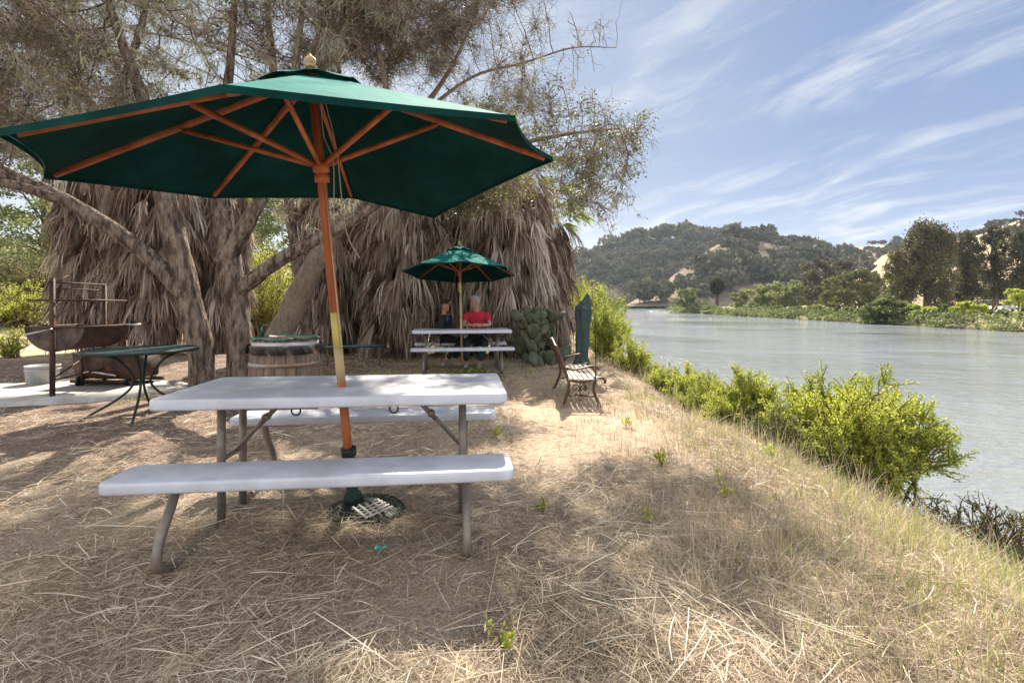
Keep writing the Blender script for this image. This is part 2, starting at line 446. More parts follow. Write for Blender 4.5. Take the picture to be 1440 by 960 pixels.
M['yellow'] = mat('yellow_band', (.55, .45, .12), rough=.5)
M['drift'] = mat('bleached_driftwood', (.42, .38, .34), rough=.9, var=.2)
# ---------------------------------------------------------------- terrain
WATER = -1.2
def edgeX(Y):  return np.interp(Y, [-60, 0, 3, 6, 10, 20, 30, 43, 90, 150, 250, 340], [3.0, 2.35, 1.95, 1.85, 1.95, 2.4, 3.2, 5.0, 12.5, 23, 40, 55])
def waterX(Y): return np.interp(Y, [-60, 0, 5, 10, 20, 30, 43, 90, 150, 250, 340], [5.6, 4.8, 4.3, 4.4, 5.0, 6.0, 7.9, 16, 26.5, 45, 60])
def farX(Y):   return np.interp(Y, [-60, 40, 110, 150, 183, 260, 345], [43, 43, 45, 53, 59, 88, 130])
def ground_z(X, Y):
    X = np.asarray(X, float); Y = np.asarray(Y, float)
    e, w, f = edgeX(Y), waterX(Y), farX(Y)
    wob = fbm(X + 40, Y + 40, 3, .45) * .9
    t = (X + wob - e) / (w - e)
    z = -1.25 * np.clip(t, 0, None) ** 1.15
    z = np.maximum(z, -2.6)
    z = z + .07 * fbm(X, Y, 3, .9) + .035 * fbm(X + 5, Y + 3, 3, 4.0)
    # sandy rise and mound
    z = z - .08 * np.exp(-((X - 1.0) ** 2 / 1.2 + (Y - 6.6) ** 2 / 4))
    # left / back hillside
    d = Y * .80 - X * .55 - 17
    lat = sstep(.10, -.10, X / np.maximum(Y, 1.))
    z = z + lat * np.where(d > 0, .15 * d * sstep(0, 14, d), 0) * np.where(d > 45, 45 / np.maximum(d, 1), 1)
    # the far bank
    g = np.clip((X - f) / 2.0, 0, 1)
    bank = -1.45 + 1.05 * g + .012 * np.clip(X - f, 0, 60) + .3 * fbm(X, Y, 3, .05) * g
    z = np.where(X > f - 1, np.maximum(z, bank), z)
    # the head of the reach
    h = sstep(322, 345, Y + 4 * fbm(X, Y, 2, .04))
    z = z * (1 - h) + h * (1.2)
    return z

def polar_sheet():
    fa = np.concatenate([np.linspace(-62, 62, 520), np.linspace(62, 298, 90)[1:-1]])
    rr = np.concatenate([[.25], np.geomspace(.5, 420, 430), np.geomspace(470, 5000, 14)])
    A, Q = np.meshgrid(np.radians(fa), rr)
    X, Y = Q * np.sin(A), Q * np.cos(A)
    Z = ground_z(X, Y)
    Z = np.where(Q > 430, 1.0, Z)
    n = len(fa); m = len(rr)
    idx = np.arange(n * m).reshape(m, n)
    nx = np.roll(idx, -1, axis=1)
    q = np.stack([idx[:-1], nx[:-1], nx[1:], idx[1:]], -1).reshape(-1, 4)
    v = np.stack([X, Y, Z], -1).reshape(-1, 3)
    g = G(); g.add(v, q=q, poly=None)
    g.add([[0, 0, ground_z(0, 0)]] , tint=.5)
    g.t.append(np.array([[n * m, i, (i + 1) % n] for i in range(n)]))
    return g

def ground_material():
    m = bpy.data.materials.new('dry_ground'); m.use_nodes = True
    N, L = m.node_tree.nodes, m.node_tree.links
    b = N['Principled BSDF']; b.inputs['Roughness'].default_value = .95; b.inputs['Specular IOR Level'].default_value = .1
    tcn = N.new('ShaderNodeTexCoord'); sp = N.new('ShaderNodeSeparateXYZ'); L.new(tcn.outputs['Object'], sp.inputs[0])
    def noise(scale, det=6, st=None):
        n = N.new('ShaderNodeTexNoise'); n.inputs['Scale'].default_value = scale; n.inputs['Detail'].default_value = det; n.inputs['Roughness'].default_value = .65
        if st:
            mp = N.new('ShaderNodeMapping'); mp.inputs['Scale'].default_value = st; mp.inputs['Rotation'].default_value = (0, 0, 1.1)
            L.new(tcn.outputs['Object'], mp.inputs['Vector']); L.new(mp.outputs[0], n.inputs['Vector'])
        else: L.new(tcn.outputs['Object'], n.inputs['Vector'])
        return n.outputs['Fac']
    def mr(v, a, b_, lo=0, hi=1):
        n = N.new('ShaderNodeMapRange'); n.interpolation_type = 'SMOOTHSTEP'
        L.new(v, n.inputs[0]); n.inputs[1].default_value = a; n.inputs[2].default_value = b_; n.inputs[3].default_value = lo; n.inputs[4].default_value = hi
        return n.outputs[0]
    def mul(a, b_):
        n = N.new('ShaderNodeMath'); n.operation = 'MULTIPLY'
        for i, v in enumerate((a, b_)):
            if isinstance(v, (int, float)): n.inputs[i].default_value = v
            else: L.new(v, n.inputs[i])
        return n.outputs[0]
    def add(a, b_):
        n = N.new('ShaderNodeMath'); n.operation = 'ADD'
        for i, v in enumerate((a, b_)):
            if isinstance(v, (int, float)): n.inputs[i].default_value = v
            else: L.new(v, n.inputs[i])
        return n.outputs[0]
    def mix(f, a, b_):
        n = N.new('ShaderNodeMix'); n.data_type = 'RGBA'
        L.new(f, n.inputs['Factor'])
        for i, v in ((6, a), (7, b_)):
            if isinstance(v, tuple): n.inputs[i].default_value = (*v, 1)
            else: L.new(v, n.inputs[i])
        return n.outputs[2]
    x, y, z = sp.outputs
    c = mix(mr(noise(80, 8), .36, .66), (.19, .145, .11), (.47, .385, .29))
    c = mix(mr(noise(3.0, 5), .40, .66), c, (.33, .255, .18))
    c = mix(mr(noise(1.7, 7), .56, .68), c, (.17, .125, .09))
    # bare sandy soil along the path (right of the table)
    s1 = mul(mr(add(x, mul(noise(1.2), 1.2)), .3, .9), mr(add(x, mul(noise(1.4), 1.2)), 2.6, 1.7))
    s1 = mul(s1, mul(mr(y, 3.2, 4.3), mr(y, 9.5, 7.0)))
    s1 = mul(s1, mr(noise(7, 7), .30, .52))
    c = mix(s1, c, mix(mr(noise(70, 4), .4, .65), (.45, .345, .245), (.35, .265, .19)))
    # leaf mould under the oaks
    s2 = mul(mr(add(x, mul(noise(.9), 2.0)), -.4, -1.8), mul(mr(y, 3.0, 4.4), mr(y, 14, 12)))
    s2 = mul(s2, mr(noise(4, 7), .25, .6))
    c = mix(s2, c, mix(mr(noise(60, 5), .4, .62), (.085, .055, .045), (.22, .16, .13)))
    # pale open ground behind on the left
    s3 = mul(mr(add(x, mul(y, .5)), -1.2, -3.2), mr(y, 9.5, 12))
    c = mix(mul(s3, mr(noise(.5), .35, .5)), c, mix(mr(noise(1.2, 8), .45, .62), (.50, .40, .28), (.26, .27, .11)))
    # far bank: mown pale green, and wet mud near the water
    s4 = mr(x, 30, 36)
    c = mix(s4, c, mix(mr(noise(.12, 6), .4, .6), (.22, .24, .10), (.32, .26, .17)))
    # the slope at the near bank is greyer and greener
    s5 = mul(mr(z, -.05, -.5), mr(x, 30, 20))
    c = mix(s5, c, mix(mr(noise(9, 6), .4, .6), (.10, .10, .05), (.27, .22, .15)))
    s6 = mr(z, WATER + .22, WATER + .02)
    c = mix(s6, c, (.06, .05, .035))
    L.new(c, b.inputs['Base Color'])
    bp = N.new('ShaderNodeBump'); bp.inputs['Strength'].default_value = .9; bp.inputs['Distance'].default_value = .03
    L.new(add(noise(30, 8), mul(noise(6, 5), .8)), bp.inputs['Height']); L.new(bp.outputs[0], b.inputs['Normal'])
    return m
gobj = polar_sheet().build('ground', ground_material(), smooth=True)
tag(gobj, kind='structure')

def water_material():
    m = bpy.data.materials.new('river_water'); m.use_nodes = True
    N, L = m.node_tree.nodes, m.node_tree.links
    b = N['Principled BSDF']
    b.inputs['Roughness'].default_value = .07; b.inputs['IOR'].default_value = 1.33; b.inputs['Specular IOR Level'].default_value = 1.0
    tcn = N.new('ShaderNodeTexCoord')
    def noise(scale, st, det, rotz=0.):
        n = N.new('ShaderNodeTexNoise'); n.inputs['Scale'].default_value = scale; n.inputs['Detail'].default_value = det
        mp = N.new('ShaderNodeMapping'); mp.inputs['Scale'].default_value = st; mp.inputs['Rotation'].default_value = (0, 0, rotz)
        L.new(tcn.outputs['Object'], mp.inputs['Vector']); L.new(mp.outputs[0], n.inputs['Vector'])
        return n.outputs['Fac']
    pat = N.new('ShaderNodeMapRange'); L.new(noise(.055, (1, 1.6, 1), 3, .3), pat.inputs[0])
    pat.inputs[1].default_value = .38; pat.inputs[2].default_value = .60; pat.inputs[3].default_value = .06; pat.inputs[4].default_value = 1.0
    a = N.new('ShaderNodeMath'); a.operation = 'ADD'
    L.new(noise(4.2, (.7, 1.5, 1), 4, .35), a.inputs[0])
    s = N.new('ShaderNodeMath'); s.operation = 'MULTIPLY'; L.new(noise(.9, (.6, 1.4, 1), 3, .2), s.inputs[0]); s.inputs[1].default_value = 2.0
    L.new(s.outputs[0], a.inputs[1])
    h = N.new('ShaderNodeMath'); h.operation = 'MULTIPLY'; L.new(a.outputs[0], h.inputs[0]); L.new(pat.outputs[0], h.inputs[1])
    bp = N.new('ShaderNodeBump'); bp.inputs['Strength'].default_value = 1.0; bp.inputs['Distance'].default_value = .15
    L.new(h.outputs[0], bp.inputs['Height']); L.new(bp.outputs[0], b.inputs['Normal'])
    mx = N.new('ShaderNodeMix'); mx.data_type = 'RGBA'
    L.new(noise(.08, (1, 1, 1), 3), mx.inputs['Factor'])
    mx.inputs[6].default_value = (.18, .195, .20, 1); mx.inputs[7].default_value = (.25, .27, .285, 1)
    L.new(mx.outputs[2], b.inputs['Base Color'])
    return m
g = G()
g.add([[2, -70, WATER], [170, -70, WATER], [170, 352, WATER], [2, 352, WATER]], q=[[0, 1, 2, 3]])
tag(g.build('water', water_material()), kind='structure')

# ---------------------------------------------------------------- hills: lofted from foot to crest and down the back
F = 680.0
def px2(x, Y): return (x - 720) / F * Y
def pz(y, Y): return CAM_H + (427 - y) / F * Y
def hill(name, pts, Yb, Yc, m, amp=4, nscale=.02, zb=.0, power=.8, nu=150, nv=46):
    """pts: skyline points (bearing px, height px) of the crest at distance Yc; foot at distance Yb"""
    xs = np.linspace(pts[0][0], pts[-1][0], nu)
    cy_ = np.interp(xs, [p[0] for p in pts], [p[1] for p in pts])
    Ybx = np.interp(xs, [p[0] for p in pts], [p[2] if len(p) > 2 else Yb for p in pts])
    Ycx = np.interp(xs, [p[0] for p in pts], [p[3] if len(p) > 3 else Yc for p in pts])
    V = []
    vv = np.concatenate([np.linspace(0, 1, nv), np.linspace(1, 1.6, 12)[1:]])
    for v in vv:
        Y = Ybx + (Ycx - Ybx) * v
        X = (xs - 720) / F * Y
        zc = CAM_H + (427 - cy_) / F * Ycx
        s = np.where(v <= 1, np.sin(min(v, 1) * math.pi / 2) ** (1 / power * .9), max(0., math.cos((v - 1) / .6 * math.pi / 2)) ** .7 if v > 1 else 1)
        Z = zb + (zc - zb) * s
        Z = Z + amp * fbm(X, Y, 5, nscale) * min(1, v * 3) * (1 if v < .9 else .35)
        V.append(np.stack([X, Y, Z], 1))
    V = np.array(V); m_, n_ = V.shape[:2]
    idx = np.arange(m_ * n_).reshape(m_, n_)
    q = np.stack([idx[:-1, :-1], idx[:-1, 1:], idx[1:, 1:], idx[1:, :-1]], -1).reshape(-1, 4)
    o = G().add(V.reshape(-1, 3), q=q).build(name, m, smooth=True)
    tag(o, kind='structure')
    return V
HA = hill('hill', [(690, 405), (740, 392), (785, 378), (840, 371), (868, 352), (905, 343), (950, 338), (1000, 338), (1060, 345), (1150, 372), (1230, 400)], 350, 470, M['hill'], amp=9)
HB = hill('hill', [(880, 428), (905, 416), (940, 395), (975, 366), (1010, 348), (1060, 342), (1110, 347), (1150, 355), (1200, 372), (1260, 390), (1330, 402), (1400, 414)], 240, 340, M['hill'], amp=8)
HC = hill('hill', [(1040, 420), (1080, 385), (1120, 362), (1160, 352), (1200, 348), (1250, 345), (1300, 342), (1360, 360), (1450, 400)], 330, 430, M['hilltan'], amp=4)
HD = hill('hill', [(1180, 420), (1240, 368), (1290, 352), (1330, 350), (1380, 335), (1430, 316), (1500, 290), (1600, 262), (1750, 250)], 120, 260, M['hilltan'], amp=6)

def hill_trees(name, V, cells, n, smin, smax, mt, per=150, label=''):
    """wood on a hillside; cells(u, v) -> keep probability"""
    g = G(); m_, n_ = V.shape[:2]
    cs = []; 
    while len(cs) < n:
        u, v = rng.random(), rng.random()
        if rng.random() > cells(u, v): continue
        a = V[min(int(v * 45), 45), int(u * (n_ - 1))]
        b = V[min(int(v * 45) + 1, 45), min(int(u * (n_ - 1)) + 1, n_ - 1)]
        cs.append(a + (b - a) * rng.random(3))
    cs = np.array(cs); S = rng.uniform(smin, smax, n) * (0.7 + .6 * rng.random(n) ** 2)
    # every crown: 3-4 lobes of leaf clumps over its own trunk
    L = []; T = []; Z = []
    for c, s in zip(cs, S):
        tb = rng.uniform(-.12, .12)
        for k in range(4):
            lc = c + np.array([rng.normal() * .42 * s, rng.normal() * .42 * s, s * (.55 + .28 * rng.random())])
            d = rng.normal(size=(per // 4, 3)); d /= np.linalg.norm(d, axis=1)[:, None]
            d[:, 2] = np.where(d[:, 2] < -.3, -d[:, 2], d[:, 2])
            r = s * rng.uniform(.38, .6)
            L.append(lc + d * r * rng.uniform(.75, 1.08, (len(d), 1)) * np.array([1, 1, .78]))
            T.append(np.clip(.45 + tb + rng.normal(size=len(d)) * .16, 0, 1)); Z.append(np.full(len(d), s * .36))
    L = np.concatenate(L); T = np.concatenate(T); Z = np.concatenate(Z)
    g.leaves(L, Z, Z * .8, T)
    st = np.stack([cs - [0, 0, .5], cs + np.stack([0 * S, 0 * S, S * .6], 1)], 1)
    g.tubes(st, .28, 4, 0.)
    o = g.build(name, mt)
    return tag(o, label, 'trees', kind='stuff')

# the far air: one even box round everything, the sky outside it
g = G(); g.box((0, 1990, 125), (5200, 4180, 256))
hz = g.build('haze', None)
hm = bpy.data.materials.new('haze_air'); hm.use_nodes = True
hn = hm.node_tree.nodes; hn.remove(hn['Principled BSDF'])
pv = hn.new('ShaderNodeVolumePrincipled'); pv.inputs['Color'].default_value = (.72, .84, 1, 1); pv.inputs['Density'].default_value = .00015; pv.inputs['Anisotropy'].default_value = .3
hm.node_tree.links.new(pv.outputs[0], hn['Material Output'].inputs['Volume'])
hz.data.materials.append(hm)
tag(hz, 'thin pale haze in the air over the whole valley', 'haze', kind='stuff')
scene.cycles.volume_bounces = 0
def profmask(V, f):
    return f
hill_trees('hillside_wood', HA, lambda u, v: (1. if (u > .17 + .05 * math.sin(v * 9)) and v > .20 and vnoise(np.array(u * 14.), np.array(v * 7.)) > .30 else .12), 520, 4.0, 10.5, M['chap'], 190,
           'dark oak wood covering the far hill behind the end of the river')
hill_trees('hillside_wood', HB, lambda u, v: 1. if (u > .235 + .03 * math.sin(v * 9) and v > .10 and vnoise(np.array(u * 16. + 9), np.array(v * 8.)) > .40) else .12, 430, 3.2, 8.5, M['chap'], 190,
           'dense dark oak wood on the middle hill above the far bank')
hill_trees('hillside_wood', HC, lambda u, v: 1. if (v > .93 and (u < .30 or u > .42)) or (.40 < u < .62 and .45 < v < .72) or u > .62 else .03, 130, 4.5, 7.5, M['chap'], 170,
           'scattered dark trees round the bald tan hilltop')
hill_trees('hillside_wood', HD, lambda u, v: 1. if (v > .86 and u > .2) or (v > .1 and rng.random() < .10) else .02, 170, 2.5, 4.5, M['chap'], 150,
           'scrub along the steep tan hill at the right edge')

# ---------------------------------------------------------------- near trees
def P6(x, y, Y): return np.array([(x - 720) / F * Y, Y, CAM_H + (427 - y) / F * Y])

def smooth_path(pts, step=.14):
    """pts (x,y,z,r) -> resampled Catmull-Rom"""
    p = np.array(pts, float); out = []
    p = np.vstack([2 * p[0] - p[1], p, 2 * p[-1] - p[-2]])
    for i in range(1, len(p) - 2):
        a, b, c, d = p[i - 1:i + 3]
        n = max(2, int(np.linalg.norm(c[:3] - b[:3]) / step))
        for t in np.arange(n) / n:
            out.append(.5 * ((2 * b) + (-a + c) * t + (2 * a - 5 * b + 4 * c - d) * t * t + (-a + 3 * b - 3 * c + d) * t ** 3))
    out.append(p[-2]); return np.array(out)

def bark_limb(g, path, n=16):
    """a thick limb with a lumpy section"""
    P = path[:, :3]; r = path[:, 3] * .74
    K = len(P)
    tg = np.gradient(P, axis=0); tg /= np.linalg.norm(tg, axis=1)[:, None]
    ref = np.array([.3, .93, .2]); u = np.cross(tg, ref); u /= np.linalg.norm(u, axis=1)[:, None]; w = np.cross(tg, u)
    a = np.arange(n) * 2 * math.pi / n
    s = np.cumsum(np.r_[0, np.linalg.norm(np.diff(P, axis=0), axis=1)])
    A, S = np.meshgrid(a, s)
    ph = rng.random() * 50
    lump = 1 + .30 * fbm(np.cos(A) * 1.6 + ph + 20, np.sin(A) * 1.6 + S * 1.3 + 20, 3, 1.) + .30 * fbm(np.cos(A) * 6 + ph + 60, np.sin(A) * 6 + S * 2.5 + 60, 2, 1.)
    rr = r[:, None] * lump
    v = P[:, None, :] + rr[..., None] * (np.cos(A)[..., None] * u[:, None, :] + np.sin(A)[..., None] * w[:, None, :])
    idx = np.arange(K * n).reshape(K, n); nx = np.roll(idx, -1, axis=1)
    q = np.stack([idx[:-1], nx[:-1], nx[1:], idx[1:]], -1).reshape(-1, 4)
    g.add(v.reshape(-1, 3), q=q, tint=.4)

def colonize(seed_nodes, attr, step=.2, kill=.30, infl=1.6, iters=140):
    pos = [np.array(s) for s in seed_nodes]; par = [-1] * len(pos)
    pos = np.array(pos); par = list(par)
    alive = np.ones(len(attr), bool)
    nd = np.full(len(attr), 1e9); ni = np.zeros(len(attr), int)
    def upd(start):
        newp = pos[start:]
        for c in range(0, len(newp), 400):
            d = np.linalg.norm(attr[:, None, :] - newp[None, c:c + 400], axis=2)
            j = d.argmin(1); dm = d[np.arange(len(attr)), j]
            b = dm < nd; nd[b] = dm[b]; ni[b] = j[b] + start + c
    upd(0)
    for it in range(iters):
        alive &= nd > kill
        act = np.where(alive & (nd < infl))[0]
        if len(act) == 0:
            if infl > 6: break
            infl *= 1.4; continue
        ids = ni[act]; dirs = attr[act] - pos[ids]; dirs /= np.linalg.norm(dirs, axis=1)[:, None]
        un, inv = np.unique(ids, return_inverse=True)
        acc = np.zeros((len(un), 3)); np.add.at(acc, inv, dirs)
        acc += rng.normal(size=acc.shape) * .35 + np.array([0, 0, -.05])
        acc /= np.linalg.norm(acc, axis=1)[:, None] + 1e-9
        st = len(pos)
        pos = np.vstack([pos, pos[un] + acc * step * rng.uniform(.8, 1.2, (len(un), 1))]); par += list(un)
        upd(st)
    return pos, np.array(par)

def node_mesh(g, pos, par, rad, n=5, tint=.4):
    K = len(pos)
    d = np.zeros_like(pos); has = par >= 0
    d[has] = pos[has] - pos[par[has]]; d[~has] = [0, 0, 1]
    d /= np.linalg.norm(d, axis=1)[:, None] + 1e-9
    ref = np.array([.35, .88, .31]); u = np.cross(d, ref); u /= np.linalg.norm(u, axis=1)[:, None] + 1e-6; w = np.cross(d, u)
    a = np.arange(n) * 2 * math.pi / n
    ring = lambda P, r: P[:, None, :] + r[:, None, None] * (np.cos(a)[None, :, None] * u[:, None, :] + np.sin(a)[None, :, None] * w[:, None, :])
    c = np.where(has)[0]
    uc = u[c]; wc = w[c]
    def ring2(P, r, uu, ww): return P[:, None, :] + r[:, None, None] * (np.cos(a)[None, :, None] * uu[:, None, :] + np.sin(a)[None, :, None] * ww[:, None, :])
    pr = np.minimum(rad[par[c]], rad[c] * 1.5)
    v0 = ring2(pos[par[c]] - d[c] * pr[:, None] * .3, pr, uc, wc); v1 = ring2(pos[c], rad[c], uc, wc)
    v = np.stack([v0, v1], 1).reshape(-1, 3)
    idx = np.arange(len(c) * 2 * n).reshape(len(c), 2, n); nx = np.roll(idx, -1, axis=2)
    q = np.stack([idx[:, 0], nx[:, 0], nx[:, 1], idx[:, 1]], -1).reshape(-1, 4)
    g.add(v, q=q, tint=tint)

def ellipsoids(es):
    out = []
    for (c, r, n) in es:
        d = rng.normal(size=(n, 3)); d /= np.linalg.norm(d, axis=1)[:, None]
        out.append(np.array(c) + d * (rng.random((n, 1)) ** .4) * np.array(r))
    return np.concatenate(out)

def oak(name, base, label, limbs, env, bark, ntwig, leaves, lichen, tw_len=(.18, .5), leafy=None, bare=None):
    """limbs: hand-set paths; env: attractor ellipsoids; leaves: (count, size)"""
    t = thing(name, base, label, 'tree')
    g = G(); seeds = []
    for pth in limbs:
        sp = smooth_path(pth); bark_limb(g, sp, 16 if pth[0][3] > .12 else 10)
        seeds += [tuple(p[:3]) for p in sp if p[2] > 1.9 and p[3] < .16]
    attr = ellipsoids(env)
    pos, par = colonize(seeds, attr)
    ns = len(seeds)
    K = len(pos); r2 = np.zeros(K); e = 2.05
    kids = np.zeros(K, int)
    for i in range(K - 1, ns - 1, -1):
        if r2[i] == 0: r2[i] = .0045 ** e
        r2[par[i]] += r2[i]; kids[par[i]] += 1
    rad = np.clip(r2 ** (1 / e), .005, .085); rad[:ns] = np.clip(rad[:ns], 0, .04)
    node_mesh(g, pos, par, rad, 5)
    g.build('trunk', bark, t, smooth=True)
    # twigs: crooked, forked, springing from every thin node
    thin = np.where((rad < .016) & (np.arange(K) >= ns))[0]
    clear = np.clip(.08 + 3.2 * fbm(pos[thin, 0] + 50, pos[thin, 2] + .6 * pos[thin, 1] + 50, 2, 1.1), np.where((leaves[0] > 20000) & (pos[thin, 2] < 4.5), .2, .015), 1)
    if bare is not None: clear = clear * bare(pos[thin])
    idx = rng.choice(thin, ntwig, p=clear / clear.sum())
    def twigs(start, dirs, length, K=5, rad0=.0042):
        P = [start]; d = dirs / (np.linalg.norm(dirs, axis=1)[:, None] + 1e-9)
        for k in range(K - 1):
            d = d + rng.normal(size=d.shape) * .42 + [0, 0, -.04]; d /= np.linalg.norm(d, axis=1)[:, None]
            P.append(P[-1] + d * (length / (K - 1))[:, None])
        return np.stack(P, 1)
    pd = pos[idx] - pos[np.maximum(par[idx], 0)]
    pd /= np.linalg.norm(pd, axis=1)[:, None] + 1e-9
    T1 = twigs(pos[idx], pd * .7 + rng.normal(size=(ntwig, 3)) * .8, rng.uniform(*tw_len, ntwig))
    k2 = rng.integers(0, ntwig, int(ntwig * 1.4)); s2 = rng.integers(1, 4, len(k2))
    T2 = twigs(T1[k2, s2], (T1[k2, s2] - T1[k2, s2 - 1]) + rng.normal(size=(len(k2), 3)) * .09, rng.uniform(.07, .24, len(k2)), 4)
    cg = G()
    cg.tubes(T1, np.array([.0036, .0032, .0028, .0024, .0018])[None], 3, rng.random(ntwig))
    cg.tubes(T2, np.array([.0027, .0024, .002, .0016])[None], 3, rng.random(len(k2)))
    tw = cg.build('twigs', M['twig'], t)
    # leaves on the twigs
    lg = G(); nl, ls = leaves
    allp = np.concatenate([T1[:, 1:].reshape(-1, 3), T2[:, 1:].reshape(-1, 3)])
    if leafy is not None:
        dens = leafy(allp); keep = rng.random(len(allp)) < dens; allp = allp[keep]
    if nl and len(allp):
        # sprays: pick seeds, several leaves round each
        sd = allp[rng.integers(0, len(allp), nl // 5)]
        C = np.repeat(sd, 5, axis=0) + rng.normal(size=(len(sd) * 5, 3)) * .035
        clump = fbm(sd[:, 0] + 30, sd[:, 2] + sd[:, 1] + 30, 3, 1.3) * 1.1
        tt = np.clip(np.repeat(.42 + clump, 5) + rng.normal(size=len(C)) * .16, 0, 1)
        lg.leaves(C, rng.uniform(.7, 1.3, len(C)) * ls, rng.uniform(.4, .65, len(C)) * ls, tt)
        lg.build('crown', M['oakleaf'], t)
    if lichen:
        mg = G(); n = lichen
        med = np.where((rad < .03) & (np.arange(K) >= ns))[0]
        cc = pos[rng.choice(med, n)]
        big = rng.uniform(.5, 1.4, n) ** 1.3
        S = np.repeat(cc, 26, axis=0) + rng.normal(size=(n * 26, 3)) * np.array([.045, .045, .02]); B = np.repeat(big, 26)
        ln = rng.uniform(.05, .26, len(S)) * B
        P = [S]; d = rng.normal(size=S.shape) * .28 + [0, 0, -1]
        for k in range(3):
            d = d + rng.normal(size=d.shape) * .35; P.append(P[-1] + d / np.linalg.norm(d, axis=1)[:, None] * (ln / 3)[:, None])
        mg.ribbons(np.stack(P, 1), np.array([.006, .0055, .004, .0015])[None], rng.normal(size=(len(S), 3)) * .6, np.clip(np.repeat(rng.random(n), 26) * .6 + rng.random(len(S)) * .4, 0, 1))
        mg.build('lichen', M['lichen'], t)
    return t

# oak with twin trunks beside the patio table
oak('oak_tree', (-3.8, 6.4, 0), 'gnarled grey oak with twin rough trunks rising beside the round patio table',
    [[(-4.0, 6.3, -.15, .30), (-4.02, 6.3, .12, .235), (-4.08, 6.3, .7, .20), (-4.25, 6.25, 1.6, .19), (-4.45, 6.2, 2.6, .16), (-4.75, 6.3, 3.7, .11), (-5.2, 6.3, 5.0, .07), (-5.5, 6.2, 6.3, .03)],
     [(-4.22, 6.25, 1.35, .16), (-4.75, 6.1, 1.95, .125), (-5.4, 5.9, 2.45, .115), (-6.1, 5.7, 2.80, .10), (-6.9, 5.4, 3.15, .07), (-7.9, 5.0, 3.5, .04)],
     [(-5.3, 5.95, 2.4, .09), (-5.8, 5.6, 2.6, .07), (-6.4, 5.3, 2.6, .055), (-7.3, 5.1, 2.75, .03)],
     [(-3.62, 6.5, -.15, .27), (-3.64, 6.5, .12, .22), (-3.68, 6.5, .9, .20), (-3.78, 6.5, 1.7, .19), (-3.95, 6.6, 2.5, .15), (-4.05, 6.7, 3.4, .11), (-3.9, 6.7, 4.6, .07), (-3.7, 6.5, 5.8, .03)],
     [(-3.72, 6.5, 1.35, .15), (-3.2, 6.5, 1.75, .125), (-2.75, 6.5, 2.02, .11), (-2.1, 6.6, 2.4, .085), (-1.4, 6.8, 3.0, .06), (-.9, 7.0, 3.6, .03)],
     [(-3.85, 6.45, 1.75, .16), (-3.5, 6.5, 2.4, .13), (-3.25, 6.6, 3.0, .11), (-3.05, 6.6, 3.8, .09), (-2.8, 6.4, 4.9, .05), (-2.6, 6.2, 5.9, .02)]],
    [((-6.6, 5.7, 4.6), (2.6, 1.9, 1.7), 520), ((-3.9, 6.3, 5.2), (2.6, 1.8, 1.7), 380), ((-2.6, 6.7, 2.9), (1.3, .6, .55), 200), ((-7.6, 6.0, 3.9), (1.8, 1.5, .9), 180)],
    M['bark'], 8500, (11000, .048), 420, leafy=lambda p: .35 + 0 * p[:, 0])
# leaning pale oak behind the barrel, its crown reaching over the people
oak('oak_tree', (-4.1, 8.2, 0), 'pale leaning oak trunk behind the wooden barrel, its crown reaching right over the seated couple',
    [[(-4.35, 8.2, -.15, .36), (-4.2, 8.2, .2, .30), (-3.9, 8.2, .75, .27), (-3.5, 8.2, 1.6, .25), (-3.05, 8.2, 2.4, .22), (-2.45, 8.3, 3.3, .15), (-1.85, 8.7, 4.4, .09), (-1.2, 9.0, 5.5, .05), (-.7, 9.1, 6.6, .02)],
     [(-2.7, 8.2, 2.9, .14), (-1.9, 8.0, 3.25, .10), (-.95, 7.4, 3.35, .075), (-.1, 6.9, 3.45, .05), (.75, 6.5, 3.5, .03), (1.4, 6.3, 3.5, .015)],
     [(-1.7, 8.75, 4.6, .05), (-.7, 8.4, 5.15, .035), (.2, 8.2, 5.3, .026), (1.0, 8.0, 5.45, .018), (1.7, 7.9, 5.4, .008)],
     [(-2.0, 8.1, 3.9, .10), (-2.1, 8.0, 4.9, .07), (-2.3, 7.8, 6.0, .04), (-2.4, 7.6, 6.9, .02)]],
    [((.55, 6.35, 3.40), (1.15, .7, .86), 430), ((1.0, 6.3, 2.95), (.62, .6, .60), 210), ((1.45, 6.3, 3.25), (.38, .4, .42), 80), ((-1.3, 7.9, 6.0), (2.0, 1.0, 1.0), 420), ((-.75, 8.6, 3.35), (1.25, .5, .55), 240), ((-.1, 7.9, 4.9), (1.3, .7, .7), 170), ((-.8, 7.0, 3.25), (1.0, .6, .45), 180), ((1.0, 7.9, 5.5), (1.1, .6, .65), 110)],
    M['barkpale'], 10500, (31000, .040), 50, bare=lambda p: np.where((p[:, 0] < .1) & (p[:, 2] > 4.0) & (p[:, 2] < 5.4), .40, np.where((p[:, 0] > .1) & (p[:, 2] < 4.5), .5, 1.0)),
    leafy=lambda p: np.where((p[:, 0] > -2.2) & (p[:, 2] < 4.5), 1.0, .10))
